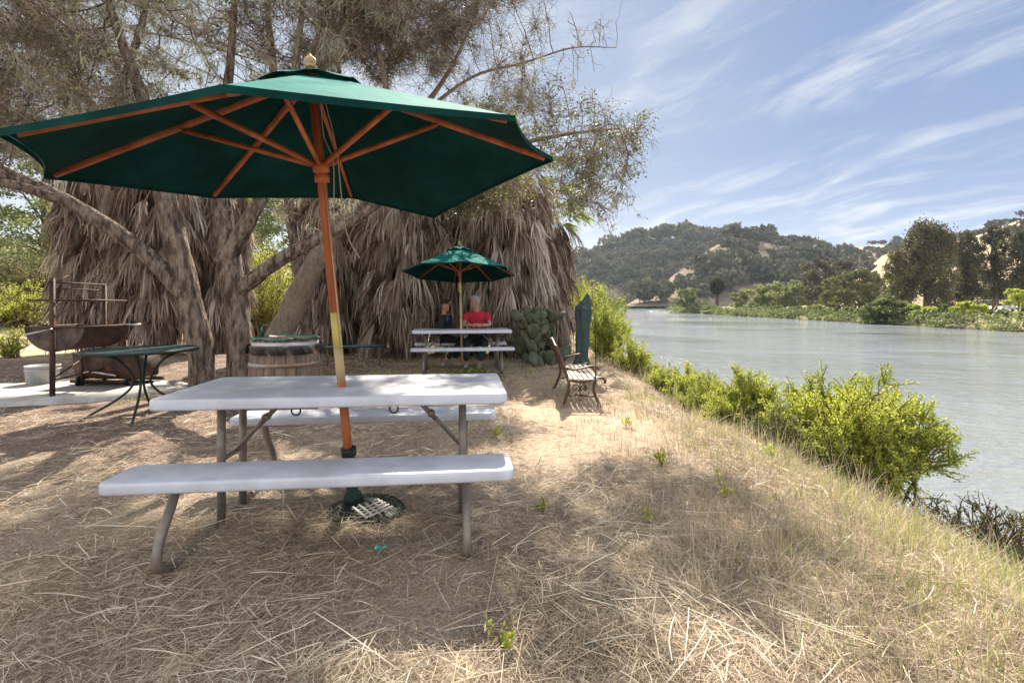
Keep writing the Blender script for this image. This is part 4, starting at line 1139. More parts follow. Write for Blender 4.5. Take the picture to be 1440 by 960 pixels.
# upright dry grass on the right side, knee-low tufts elsewhere
blades(19000, 'dry_grass', (1.2, 16), lambda X, Y: land(X, Y) * (X < 20) * shade_edge(X, Y) * (1 - .35 * bankness(X, Y)), .07, .19, .0011, .75, M['straw'], 'dry tan grass standing over the right side of the bank', .02)
blades(2600, 'dry_grass', (1.2, 9), lambda X, Y: land(X, Y) * (X < .9) * (fbm(X + 8, Y + 2, 2, 1.3) > .04) * (X > -4.4), .04, .11, .0010, 1.1, M['straw'], 'short curled dry tufts among the straw round the picnic table', .1)
blades(1500, 'grass', (7.5, 12.5), lambda X, Y: (X > -5) * (X < 1.8) * land(X, Y), .05, .14, .0014, .8, M['grass'], 'greyish grass growing round the feet of the farther picnic table', .1)
blades(5200, 'grass', (1.3, 16), lambda X, Y: land(X, Y) * (X < 20) * bankness(X, Y) * .6, .10, .28, .0018, .7, M['grass'], 'green and straw-coloured grass along the top of the river bank', .17)
blades(2600, 'grass', (1.25, 4.6), lambda X, Y: land(X, Y) * sstep(.9, 2.2, X + .5 * fbm(X, Y, 2, 1.) + .25 * (3 - Y)), .10, .26, .0013, .55, M['grass'], 'fresh green grass in the lower right corner', -.02)
blades(1300, 'grass', (3.8, 14), lambda X, Y: (X > .95) * (X < 2.6) * land(X, Y) * (fbm(X + 9, Y, 2, .9) > -.06), .06, .16, .0014, .7, M['grass'], 'fresh green patches beside and below the cast-iron bench', -.08)
# tall seeding stalks down the bank
blades(2800, 'seed_grass', (2.0, 14), lambda X, Y: land(X, Y) * (X < 16) * sstep(-.7, .7, X - edgeX(Y)) * (fbm(X + 2, Y + 5, 2, 1.1) > -.08), .20, .48, .0012, .5, M['straw'], 'tall pink-tan seed stalks on the slope above the water', .05, per=5, spread=.07)
# low scrub and stones along the far shore
def far_scrub():
    g = G(); Yv = rng.uniform(37, 215, 1000); Xv = farX(Yv) + rng.uniform(.2, 2.6, 1000); 
    C = []; T = []; S = []
    for x, y in zip(Xv, Yv):
        s = rng.uniform(.35, .95); zb = float(ground_z(x, y)); n = 46
        p = np.array([x, y, zb + s * .45]) + rng.normal(size=(n, 3)) * [s * .5, s * .6, s * .36]; C.append(p[p[:, 2] > zb]); T.append(np.clip(.5 + rng.normal() * .2 + rng.normal(size=len(C[-1])) * .1, 0, 1)); S.append(np.full(len(C[-1]), .24 * max(1, y / 80)))
    C = np.concatenate(C); T = np.concatenate(T); S = np.concatenate(S)
    g.leaves(C, S, S * .8, T); return g
tag(far_scrub().build('bank_scrub', M['shrubdull']), 'low tangled scrub along the far waterline', 'scrub', kind='stuff')
g = G(); n = 26000; xx = rng.uniform(-4, 165, n); yy = 336 + rng.uniform(-8, 22, n) + rng.normal(size=n) * 3
s = rng.uniform(.8, 2.2, n); g.leaves(np.stack([xx, yy, .6 + 3.2 * rng.random(n) ** 2 * (1 + fbm(xx, yy, 2, .08) * 2.2)], 1), s, s * .7, np.clip(.4 + rng.normal(size=n) * .2, 0, 1))
tag(g.build('shore_scrub', M['chap']), 'dark scrub along the distant shore at the end of the river', 'scrub', kind='stuff')
g = G()
for k in range(160):
    x_ = rng.uniform(20, 165); s = rng.uniform(.5, 1.6); g.ball((x_, 328 + rng.normal() * 3, -1.0 + rng.random() * 1.2), (s * 1.6, s, s * .6), 8)
tag(g.build('shore_stones', M['concrete']), 'pale rocks along the distant shore', 'rocks', kind='stuff')
# ---------------------------------------------------------------- made things
def gz(x, y): return float(ground_z(x, y))
class Fr:
    """a local frame on the ground"""
    def __init__(s, x, y, z, rz): s.o = np.array([x, y, z]); s.rz = rz; c, n = math.cos(rz), math.sin(rz); s.m = np.array([[c, -n, 0], [n, c, 0], [0, 0, 1]])
    def __call__(s, *p): return tuple(s.o + s.m @ np.array(p, float))
    def pts(s, ps): return [s(*p) for p in ps]
def slab(g, fr, c, w, d, h, rc, bev, n=6, seg=4):
    """rounded rectangular slab with soft edges; c = centre of its top"""
    out = []
    def ring(ins, z):
        r = max(rc - ins, .004); pts = []
        for (sx, sy, a0) in ((1, 1, 0), (-1, 1, 90), (-1, -1, 180), (1, -1, 270)):
            for k in range(n + 1):
                a = R(a0 + 90 * k / n)
                pts.append(fr(c[0] + sx * (w / 2 - ins - r) + r * math.cos(a), c[1] + sy * (d / 2 - ins - r) + r * math.sin(a), z))
        return pts
    rings = [ring(bev * 2.2, c[2] - h)]
    rings += [ring(bev * (1 - math.sin(a)), c[2] - h + bev * (1 - math.cos(a))) for a in np.linspace(0, math.pi / 2, seg)]
    rings += [ring(bev * (1 - math.cos(a)), c[2] - bev * (1 - math.sin(a))) for a in np.linspace(0, math.pi / 2, seg)]
    m = len(rings[0]); v = [p for r in rings for p in r]
    q = [[i * m + j, i * m + (j + 1) % m, (i + 1) * m + (j + 1) % m, (i + 1) * m + j] for i in range(len(rings) - 1) for j in range(m)]
    g.add(v, q=q, poly=[list(range(m))[::-1], list(range((len(rings) - 1) * m, len(rings) * m))])
def rect_bar(g, a, b, w, h, up=(0, 0, 1), tint=.5):
    a = np.array(a, float); b = np.array(b, float); d = b - a; d /= np.linalg.norm(d)
    s = np.cross(d, up); s /= np.linalg.norm(s) + 1e-9; u = np.cross(s, d)
    v = [p + s * i * w / 2 + u * j * h / 2 for p in (a, b) for (i, j) in ((-1, -1), (1, -1), (1, 1), (-1, 1))]
    g.add(v, q=[[3, 2, 1, 0], [4, 5, 6, 7], [0, 1, 5, 4], [1, 2, 6, 5], [2, 3, 7, 6], [3, 0, 4, 7]], tint=tint)

def picnic_table(x, y, rz, label):
    z = gz(x, y) * .3; t = thing('picnic_table', (x, y, z), label, 'picnic table'); fr = Fr(x, y, z, rz)
    g = G(); slab(g, fr, (0, 0, .745), 1.79, .76, .058, .05, .014); g.build('tabletop', M['plastic'], t, smooth=False)
    for s in (-1, 1):
        g = G(); slab(g, fr, (0, s * .585, .455), 1.79, .27, .052, .055, .013); g.build('bench_seat', M['plastic'], t)
        g = G()
        for k in (-1, 1):
            g.tube(fr.pts([(s * .655, k * .13, .02), (s * .655, k * .13, .69)]), .0215, 14)
        g.build('table_leg', M['gmetal'], t, smooth=True)
        g = G(); pr = [(-.50, .405), (-.515, .36), (-.56, .28), (-.63, .19), (-.66, .12), (-.655, .07), (-.61, .03), (-.54, .012), (0, .008)]
        full = pr + [(-a, b) for a, b in pr[-2::-1]]
        pth = smooth_path([(s * .675, a, b, .021) for a, b in full], .04)
        g.tube(fr.pts([p[:3] for p in pth]), .021, 14); g.build('bench_support', M['gmetal'], t, smooth=True)
        g = G(); g.tube(fr.pts([(s * .36, 0, .685), (s * .50, 0, .53), (s * .645, 0, .37)]), .012, 8)
        rect_bar(g, fr(s * .36, 0, .68), fr(s * .50, 0, .525), .032, .022)
        g.tube(fr.pts([(s * .645, -.13, .37), (s * .645, .13, .37)]), .013, 8)
        g.tube(fr.pts([(s * .47, -.02, .565), (s * .47, .02, .565)]), .022, 8); g.build('brace', M['gmetal'], t)
    for hx in (-.19, .30):
        g = G(); g.tube(fr.pts([(hx + .022 * math.cos(a), -.355, .672 + .022 * math.sin(a)) for a in np.linspace(R(150), R(395), 12)]), .0045, 8)
        g.build('hook', M['hook'], t)
    return t
picnic_table(-.95, 2.84, R(5.9), 'white plastic picnic table with fixed benches in the foreground, big umbrella pole through its top')
picnic_table(-.93, 8.98, R(8), 'white picnic table farther off with two people sitting behind it')

def umbrella(name, label, hub, sl, corners, foot, norib=(), rope=False, pole_r=.025, band=None, cap_s=.25, flat=()):
    hub, sl, foot = map(lambda p: np.array(p, float), (hub, sl, foot)); corners = [np.array(c, float) for c in corners]
    t = thing(name, tuple(foot), label, 'umbrella')
    ax = hub - foot; Lp = np.linalg.norm(ax); ax /= Lp
    n = len(corners)
    apex = hub + ax * .015
    def panel(g, a, b, s0, s1, lift0, lift1, ns=14, ntt=10, scal=.035, sag=.03, wav=0.):
        vs = []
        for i in range(ns + 1):
            s = s0 + (s1 - s0) * i / ns
            for j in range(ntt + 1):
                tt = j / ntt; ss = s * (1 - scal * 4 * tt * (1 - tt) * (i / ns) ** 2)
                e = a * (1 - tt) + b * tt
                p = apex + (e - apex) * ss
                p = p + ax * (lift0 + (lift1 - lift0) * i / ns) - ax * sag * math.sin(math.pi * tt) * (i / ns) * (1 - .35 * i / ns)
                p = p + ax * (.006 * fbm(p[0] * 3 + 9, p[1] * 3 + 9, 3, 2.)) + ax * wav * math.sin(tt * math.pi * 2) * (i / ns)
                vs.append(p)
        m = ntt + 1
        q = [[i * m + j, i * m + j + 1, (i + 1) * m + j + 1, (i + 1) * m + j] for i in range(ns) for j in range(ntt)]
        g.add(vs, q=q)
    g = G()
    fl = lambda i: dict(scal=.010, sag=.008) if i in flat else {}
    for i in range(n): panel(g, corners[i], corners[(i + 1) % n], .12, 1.0, 0, 0, **fl(i))
    cn = g.build('canopy', M['canopy'], t, smooth=True)
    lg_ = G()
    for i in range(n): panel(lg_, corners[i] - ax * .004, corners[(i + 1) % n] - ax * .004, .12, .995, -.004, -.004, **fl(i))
    lg_.build('underside_shade', M['underside_shade'], cn, smooth=True)  # added dark layer under the same canvas, carrying its painted shade
    # the doubled hem
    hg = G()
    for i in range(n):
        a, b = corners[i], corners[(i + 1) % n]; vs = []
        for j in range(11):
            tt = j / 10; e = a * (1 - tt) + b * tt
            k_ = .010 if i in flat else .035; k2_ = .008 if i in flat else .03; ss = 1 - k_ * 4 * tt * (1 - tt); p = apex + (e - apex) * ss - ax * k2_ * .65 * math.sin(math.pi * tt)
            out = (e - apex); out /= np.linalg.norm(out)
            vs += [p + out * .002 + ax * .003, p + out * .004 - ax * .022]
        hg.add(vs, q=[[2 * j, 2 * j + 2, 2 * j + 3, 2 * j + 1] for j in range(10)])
    hg.build('hem', M['underside_shade'], t, smooth=True)  # hem takes the shade-darkened green too
    g = G()
    for i in range(n): panel(g, corners[i], corners[(i + 1) % n], .0, cap_s, .028, .022, 8, 10, .12, -.022, .006)
    g.build('vent_cap', M['canopy'], cn, smooth=True)
    for i, c in enumerate(corners):
        if i in norib: continue
        d = c - apex; s = np.cross(d, ax)
        a = apex + d * .035 - ax * .022; b = apex + d * .965 - ax * .022
        g = G(); rect_bar(g, a, b, .020, .028, up=ax); rb = g.build('rib', M['wood'], t)
        j = apex + d * .50 - ax * .04
        g = G(); rect_bar(g, sl + (j - sl) * .04, j, .018, .024, up=ax)
        sd = s / np.linalg.norm(s); g.tube([j - sd * .016, j + sd * .016], .006, 8)
        g.build('strut', M['wood'], rb)
    def on(z): return foot + ax * z
    lo, hi = band if band else (None, None)
    g = G(); g.tube([on(hi if band else 0), on(Lp - .01)], pole_r, 18)
    g.build('pole', M['wood'], t, smooth=True)
    if band:
        g = G(); g.tube([on(.12), on(lo)], pole_r, 18); g.build('lower_pole', M['wood'], t, smooth=True)
        g = G(); g.tube([on(lo), on(hi - .2)], pole_r * .99, 18); pl = g.build('worn_pole_section', M['woodpale'], t, smooth=True)
        g = G(); g.tube([on(hi - .2), on(hi)], pole_r * 1.0, 18); g.build('yellow_band', M['yellow'], pl, smooth=True)
    g = G(); axt = tuple(ax)
    g.lathe([(pole_r, -.085), (pole_r + .014, -.08), (pole_r + .014, -.045), (pole_r + .007, -.04), (pole_r + .007, -.03), (pole_r + .018, -.025), (pole_r + .018, .02), (pole_r, .025)], sl, 20, axis=axt)
    g.build('slider', M['wood'], t, smooth=False)
    g = G(); g.lathe([(.0, -.06), (pole_r + .018, -.055), (pole_r + .018, -.01), (.0, .0)], apex, 18, axis=axt); g.build('crown_hub', M['wood'], t)
    g = G(); g.lathe([(.0, .02), (.030, .03), (.034, .036), (.020, .044), (.024, .050), (.030, .062), (.028, .076), (.018, .086), (.009, .091), (.008, .097), (.003, .103), (0, .104)], apex, 18, axis=axt)
    g.build('finial', M['woodpale'], t, smooth=True)
    if rope:
        g = G()
        side = np.array([.05, -.01, 0])
        g.tube([p[:3] for p in smooth_path([(*(hub - ax * .10 + side * .8), .003), (*(hub - ax * .32 + side * .75), .003), (*(sl + side * 1.5 + ax * .05), .003), (*(sl + side * 1.3 - ax * .12), .003), (*(sl + side * .95 - ax * .26), .003)], .04)], .0028, 6)
        g.tube([p[:3] for p in smooth_path([(*(hub - ax * .12 + side * 1.2), .003), (*(sl + side * 2.0 + ax * .1), .003), (*(sl + side * 2.1 - ax * .20), .003), (*(sl + side * 2.4 - ax * .38), .003), (*(sl + side * 3.6 - ax * .50), .003)], .04)], .0028, 6)
        g.tube([p[:3] for p in smooth_path([(*(sl + side * .3 - ax * .08), .003), (*(sl - side * .65 - ax * .2), .003), (*(sl - side * .95 - ax * .36), .003), (*(sl - side * .4 - ax * .47), .003), (*(sl + side * .35 - ax * .5), .003)], .03)], .0026, 6)
        g.tube([sl + side * .45 - ax * .1 + np.array([0, -.02, 0]), foot + ax * .95 + np.array([.026, -.018, 0])], .0035, 6)
        g.build('pull_cord', M['rope'], t)
    return t
# corner order: left-far, left-near, near, right-near, right, right-far (drooping, its rib gone), far, far-left
umbrella('patio_umbrella', 'large dark green market umbrella with orange-brown ribs, leaning over the foreground table',
         (-1.072, 2.588, 2.435), (-1.043, 2.639, 1.965),
         [(-2.345, 2.421, 1.868), (-1.71, 1.61, 1.800), (-.850, 1.420, 1.862), (.012, 1.92, 1.965), (.235, 2.80, 2.068), (-.582, 3.58, 1.875), (-1.285, 3.88, 2.088), (-2.09, 3.36, 1.975)],
         (-.93, 2.84, 0.02), norib=(5,), flat=(1, 2), rope=True, band=(.76, 1.16))
ux, uy = -.98, 9.02; C2 = []
for k in range(8):
    a = R(12 + 45 * k); C2.append((ux + 1.05 * math.cos(a), uy + 1.02 * math.sin(a), 1.80 - .13 * math.sin(a)))
umbrella('patio_umbrella', 'smaller green umbrella over the farther table where the couple sit', (ux, uy, 2.27), (ux, uy - .0, 1.82), C2, (-.93, 9.0, 0), band=(.2, 1.62), pole_r=.022)

# umbrella stand under the foreground table
t = thing('umbrella_stand', (-.925, 2.84, 0), 'dark green iron umbrella stand with bleached lattice, under the foreground table', 'umbrella stand')
g = G(); ax_ = (-.058, -.10, .99)
g.lathe([(.0, .06), (.055, .07), (.05, .11), (.034, .13), (.032, .34), (.042, .345), (.043, .39), (.028, .392)], (-.925, 2.84, 0), 20, axis=ax_); g.build('sleeve', M['greenmetal'], t, smooth=False)
g = G(); g.lathe([(.225, .0), (.23, .03), (.21, .055), (.17, .052), (.16, .06), (.12, .075), (.05, .10), (0, .10)], (-.86, 2.84, -.03), 36); g.build('disc', M['greenmetal'], t)
g = G()
for k in range(5):
    for s in (-1, 1):
        o = -.075 + k * .036; c0 = np.array([-.79 + o * .75, 2.74 + s * o * .75, .064]); d = np.array([.7, -s * .72, 0]); 
        rect_bar(g, c0 - d * .085 + [0, 0, .006 * s], c0 + d * .085 + [0, 0, -.006 * s], .012, .005)
g.build('lattice', M['lattice'], t)
# bit of litter
t = thing('candy_wrapper', (-.62, 2.30, gz(-.62, 2.3)), 'crumpled teal and yellow wrapper lying in the straw in front of the foreground table', 'litter')
n_ = 7; a_, b_ = np.meshgrid(np.linspace(-1, 1, n_), np.linspace(-1, 1, n_))
v = np.stack([-.62 + a_ * .028 + .01 * b_, 2.30 + b_ * .02, gz(-.62, 2.3) + .035 + .035 * fbm(a_ * 1.7 + 5, b_ * 1.7 + 5, 2, 1.)], -1).reshape(-1, 3)
g = G(); ii = np.arange(n_ * n_).reshape(n_, n_); g.add(v, q=np.stack([ii[:-1, :-1], ii[:-1, 1:], ii[1:, 1:], ii[1:, :-1]], -1).reshape(-1, 4)); g.build('foil', M['wrap'], t)

# ---- barrel with liner
bx_, by_, bz_ = -2.37 * 5.1 / 5.1, 5.1, gz(-2.37, 5.1)
bx_ = (402 - 720) / F * 5.1
t = thing('wine_barrel', (bx_, by_, bz_), 'weathered wooden barrel used as a bin, between the oak trunks and the foreground table', 'barrel')
prof = [(h, .355 * (.86 + .14 * math.sin(math.pi * h / .88))) for h in np.linspace(0, .86, 14)]
g = G(); ns = 22
for k in range(ns):
    a0 = k * 2 * math.pi / ns + .008; a1 = (k + 1) * 2 * math.pi / ns - .008; off = rng.uniform(-.003, .003); ring = []
    for (h, r) in prof:
        for a in (a0, (a0 + a1) / 2, a1): ring.append((bx_ + (r + off) * math.cos(a), by_ + (r + off) * math.sin(a), bz_ + h))
        for a in (a1, a0): ring.append((bx_ + (r - .03) * math.cos(a), by_ + (r - .03) * math.sin(a), bz_ + h))
    m = 5; q = [[i * m + j, i * m + (j + 1) % m, (i + 1) * m + (j + 1) % m, (i + 1) * m + j] for i in range(len(prof) - 1) for j in range(m)]
    g.add(ring, q=q, poly=[[(len(prof) - 1) * m + j for j in range(m)]], tint=rng.random())
g.build('staves', M['stave'], t)
for h0, h1, mm in ((.02, .065, 'hoop'), (.24, .275, 'hoop'), (.585, .625, 'hoop'), (.775, .835, 'hooppale')):
    R_ = lambda h: .355 * (.86 + .14 * math.sin(math.pi * h / .88)) + .004
    g = G(); g.lathe([(R_(h0), h0), (R_(h0) + .003, h0), (R_(h1) + .003, h1), (R_(h1), h1)], (bx_, by_, bz_), 48); g.build('hoop', M[mm], t)
g = G(); pr = []
for k in range(60):
    pr.append(k)
nn = 64; rings = []
for (r, h, w) in ((.25, .62, .0), (.285, .80, .003), (.30, .862, .004), (.318, .874, .005), (.332, .862, .008), (.35, .81, .03)):
    a = np.arange(nn) * 2 * math.pi / nn
    rings.append(np.stack([bx_ + (r + w * np.sin(a * 11 + h * 9)) * np.cos(a), by_ + (r + w * np.sin(a * 11 + h * 9)) * np.sin(a), bz_ + h + w * np.sin(a * 7 + 2)], 1))
q = [[i * nn + j, i * nn + (j + 1) % nn, (i + 1) * nn + (j + 1) % nn, (i + 1) * nn + j] for i in range(5) for j in range(nn)]
half = q[:4 * nn]
g.add(np.concatenate(rings[:5]), q=half); g.build('bin_liner', M['liner'], t, smooth=True)
g = G(); nb = 34; a = rng.uniform(0, 2 * math.pi, nb); g.ribbons(np.stack([np.stack([bx_ + .36 * np.cos(a), by_ + .36 * np.sin(a), bz_ + .80 + 0 * a], 1), np.stack([bx_ + .372 * np.cos(a + .1), by_ + .372 * np.sin(a + .1), bz_ + .745 + rng.uniform(-.05, .01, nb)], 1), np.stack([bx_ + .362 * np.cos(a + .16), by_ + .362 * np.sin(a + .16), bz_ + .71 + 0 * a], 1)], 1), .05, np.stack([-np.sin(a), np.cos(a), 0 * a], 1)); g.build('torn_liner_rim', M['blackliner'], t)
g = G(); g.box((bx_ - .30, by_ + .1, bz_ + .93), (.02, .03, .12)); g.box((bx_ - .27, by_ + .1, bz_ + .985), (.08, .03, .015)); g.build('handle', M['liner'], t)

# ---- round patio table
tx, ty = (200 - 720) / F * 5.25, 5.25; tz = gz(tx, ty)
t = thing('patio_table', (tx, ty, tz), 'round green patio table with splayed tube legs, in front of the rusty fire box', 'table')
g = G(); g.lathe([(0, .715), (.50, .715), (.515, .722), (.50, .730), (0, .730)], (tx, ty, tz), 48); g.build('tabletop', M['glass'], t)
g = G(); g.lathe([(.495, .705), (.520, .705), (.525, .720), (.520, .735), (.497, .7345)], (tx, ty, tz), 48); g.build('rim', M['greenmetal'], t)
for k in range(4):
    a = R(208 + 90 * k); c, s = math.cos(a), math.sin(a)
    g = G(); pth = smooth_path([(tx + c * .36, ty + s * .36, tz + .70, .013), (tx + c * .20, ty + s * .20, tz + .62, .013), (tx + c * .09, ty + s * .09, tz + .46, .013), (tx + c * .085, ty + s * .085, tz + .34, .013), (tx + c * .22, ty + s * .22, tz + .20, .013), (tx + c * .52, ty + s * .52, tz + .012, .013)], .05)
    g.tube([p[:3] for p in pth], .0125, 10); g.build('leg', M['greenmetal'], t, smooth=True)
g = G(); g.lathe([(.09, .36), (.104, .362), (.104, .376), (.09, .378)], (tx, ty, tz), 24); g.build('ring', M['greenmetal'], t)

# ---- barbecue: half drum on a stand with a crank-lifted grate
qx, qy = -5.90, 6.24; qz = gz(qx, qy) + .03; R0 = .355
t = thing('barbecue', (qx, qy, qz), 'rusty half-drum barbecue with grill grate and crank, standing on the concrete pad', 'barbecue')
zt = .90; Ld = .80
fr = Fr(qx, qy, qz, R(4))
g = G(); n = 22; vs = []
for (yy, sc) in ((0, 1), (Ld, 1)):
    for k in range(n + 1):
        a = math.pi + math.pi * k / n; vs.append(fr(R0 * math.cos(a), yy, zt + R0 * .88 * math.sin(a)))
for (yy) in (0.006, Ld - .006):
    for k in range(n + 1):
        a = math.pi + math.pi * k / n; vs.append(fr((R0 - .008) * math.cos(a), yy, zt + (R0 - .008) * .88 * math.sin(a)))
m = n + 1
q = [[k, k + 1, m + k + 1, m + k] for k in range(n)] + [[2 * m + k + 1, 2 * m + k, 3 * m + k, 3 * m + k + 1] for k in range(n)]
g.add(vs, q=q); g.build('drum', M['rust'], t, smooth=False)
for yy in (-.008, Ld + .002):
    g = G(); vs = [fr((R0 + .006) * math.cos(math.pi + math.pi * k / n), yy + e, zt + (R0 + .006) * .88 * math.sin(math.pi + math.pi * k / n)) for e in (0, .008) for k in range(n + 1)]
    g.add(vs, q=[[k, k + 1, m + k + 1, m + k] for k in range(n)], poly=[list(range(m)), list(range(m, 2 * m))[::-1]]); g.build('end_plate', M['rustpale'], t)
g = G()
g.tube(fr.pts([(-R0 - .005, -.01, zt), (R0 + .005, -.01, zt), (R0 + .005, Ld + .01, zt), (-R0 - .005, Ld + .01, zt), (-R0 - .005, -.01, zt)]), .011, 8); g.build('rim', M['rust'], t)
for yy in (-.035, Ld + .03):
    g = G(); g.box(fr(0, yy, zt / 2 + .32), (.042, .042, zt + .62 if yy < 0 else zt + .5), rz=R(4)); g.build('post', M['rust'], t)
g = G(); zb_ = 1.50
g.tube(fr.pts([(0, -.09, zb_ - .02), (0, Ld + .06, zb_ - .02)]), .011, 8); g.tube(fr.pts([(.0, -.03, zb_ - .10), (.0, Ld + .03, zb_ - .10)]), .008, 8)
g.tube(fr.pts([(0, -.09, zb_ - .02), (-.03, -.10, zb_ - .14), (-.03, -.20, zb_ - .15)]), .009, 8)
g.tube(fr.pts([(-.0, Ld * .25, zb_ + .08), (0, Ld * .02, zb_ - .02)]), .006, 6); g.tube(fr.pts([(0, Ld * .6, zb_ - .02), (0, Ld * .8, zb_ + .10), (0, Ld, zb_)]), .006, 6)
g.build('crank', M['rust'], t)
g = G(); zg_ = 1.25
g.tube(fr.pts([(-.32, -.02, zg_), (.32, -.02, zg_), (.32, Ld, zg_), (-.32, Ld, zg_), (-.32, -.02, zg_)]), .014, 6)
for k in range(19): g.tube(fr.pts([(-.30 + k * .0333, -.02, zg_), (-.30 + k * .0333, Ld, zg_)]), .0055, 5)
g.tube(fr.pts([(-.22, -.03, zg_), (-.22, -.03, zg_ - .12), (-.19, -.04, zg_ - .20), (-.15, -.05, zg_ - .19)]), .006, 6); g.build('grate', M['rust'], t)
for sx, yy in ((-.30, Ld + .02), (.30, Ld + .02)):
    g = G(); g.box(fr(sx, yy, .34), (.032, .032, .66), rz=R(4)); lg_ = g.build('leg', M['rust'], t)
    g = G(); g.lathe([(0, -.02), (.065, -.02), (.075, -.012), (.075, .012), (.065, .02), (0, .02)], fr(sx * 1.12, yy, .078), 18, axis=(1, .07, 0)); g.build('wheel', M['hook'], lg_)
g = G(); g.tube(fr.pts([(-.33, Ld + .02, .08), (.33, Ld + .02, .08)]), .013, 8); g.tube(fr.pts([(0, -.03, .22), (.0, Ld + .02, .26)]), .012, 8); g.tube(fr.pts([(0, -.03, .24), (-.3, Ld + .02, .40)]), .01, 8); g.build('axle_frame', M['rust'], t)
g = G(); g.tube(fr.pts([(.02, -.06, zt - .02), (-.16, -.22, zt - .08)]), .010, 8); g.tube(fr.pts([(R0, Ld * .9, zt), (R0 + .22, Ld * .9, zt)]), .014, 8); g.build('handle', M['steel'], t)
# fire box behind the patio table
x_, y_ = (166 - 720) / F * 7.3, 7.3; z_ = gz(x_, y_) + .03
t = thing('fire_box', (x_, y_, z_), 'long rusty steel fire box on the ground behind the round patio table', 'fire box')
fr = Fr(x_, y_, z_, R(-4)); g = G(); w2, d2 = .47, .26
vs = [fr(sx * w2 * k, sy * d2 * k, z) for (z, k) in ((.10, .93), (.46, 1.), (.46, .965), (.13, .90)) for sx, sy in ((-1, -1), (1, -1), (1, 1), (-1, 1))]
q = [[r * 4 + j, r * 4 + (j + 1) % 4, (r + 1) * 4 + (j + 1) % 4, (r + 1) * 4 + j] for r in range(3) for j in range(4)]
g.add(vs, q=q, poly=[[3, 2, 1, 0], [12, 13, 14, 15]]); g.build('tub', M['rust'], t)
g = G(); g.tube(fr.pts([(-w2, -d2, .465), (w2, -d2, .465), (w2, d2, .465), (-w2, d2, .465), (-w2, -d2, .465)]), .014, 8); g.build('rim', M['rustpale'], t)
g = G(); rect_bar(g, fr(-.55, -.2, .05), fr(.55, -.2, .05), .04, .05); rect_bar(g, fr(-.55, .2, .05), fr(.55, .2, .05), .04, .05); g.box(fr(-.42, 0, .085), (.05, .4, .03), rz=R(-4)); g.box(fr(.42, 0, .085), (.05, .4, .03), rz=R(-4)); g.build('skid', M['rust'], t)
g = G(); rect_bar(g, fr(-.15, -d2 - .012, .20), fr(.22, -d2 - .012, .15), .01, .03); g.build('drip_bar', M['steel'], t)
# concrete pad under them
g = G(); out = [(-8.9, 5.55), (-6.4, 5.65), (-5.2, 6.05), (-4.75, 6.6), (-4.55, 7.05), (-5.2, 7.45), (-6.2, 7.55), (-7.6, 7.2), (-9.3, 7.0)]
o2 = [];
for i in range(len(out)):
    a, b = np.array(out[i]), np.array(out[(i + 1) % len(out)])
    for k in range(6): p = a + (b - a) * k / 6; o2.append(p + rng.normal(size=2) * .025)
zp = [max(gz(p[0], p[1]), -.03) for p in o2]; n = len(o2)
v = [(p[0], p[1], .035) for p in o2] + [(p[0], p[1], -.12) for p in o2]
g.add(v, poly=[list(range(n))], q=[[i, n + i, n + (i + 1) % n, (i + 1) % n] for i in range(n)])
tag(g.build('concrete_pad', M['concrete']), kind='structure')
def pail(x, y, r, h, label, handle=True):
    z = gz(x, y); t = thing('bucket', (x, y, z), label, 'bucket'); g = G()
    g.lathe([(0, .0), (r * .88, .0), (r * .9, .01), (r * .99, h - .02), (r * 1.03, h - .02), (r * 1.03, h), (r * .98, h), (r * .86, .02), (0, .02)], (x, y, z), 28); g.build('body', M['bucket'], t, smooth=False)
    g = G(); g.lathe([(r * 1.0, h - .07), (r * 1.03, h - .065), (r * 1.03, h - .055), (r * 1.0, h - .05)], (x, y, z), 28); g.build('band', M['bucket'], t)
    if handle:
        g = G(); g.tube([(x + r * 1.02 * math.cos(a), y - .01 - .02 * math.sin(a), z + h - .05 + .09 * math.sin(a) * -.9) for a in np.linspace(0, math.pi, 12)], .004, 6); g.build('bail', M['steel'], t)
pail((60 - 720) / F * 7.25, 7.25, .20, .31, 'pale grey tub standing behind the near barbecue post at the left')
pail((346 - 720) / F * 9.4, 9.4, .18, .32, 'white bucket half hidden between the oak trunk and the barrel')
t = thing('pipe', (-3.1, 9.3, .3), 'length of grey-green pipe running from the barrel towards the palms', 'pipe')
g = G(); g.tube([(-3.62, 9.3, .38), (-2.5, 9.5, .40)], .028, 10); g.build('tube', M['glass'], t)
g = G(); g.tube([(-3.55, 9.31, -.05), (-3.55, 9.31, .36)], .02, 8); g.build('prop', M['stem'], t)
g = G(); g.tube([(-2.6, 9.48, -.05), (-2.6, 9.48, .38)], .02, 8); g.build('prop', M['stem'], t)

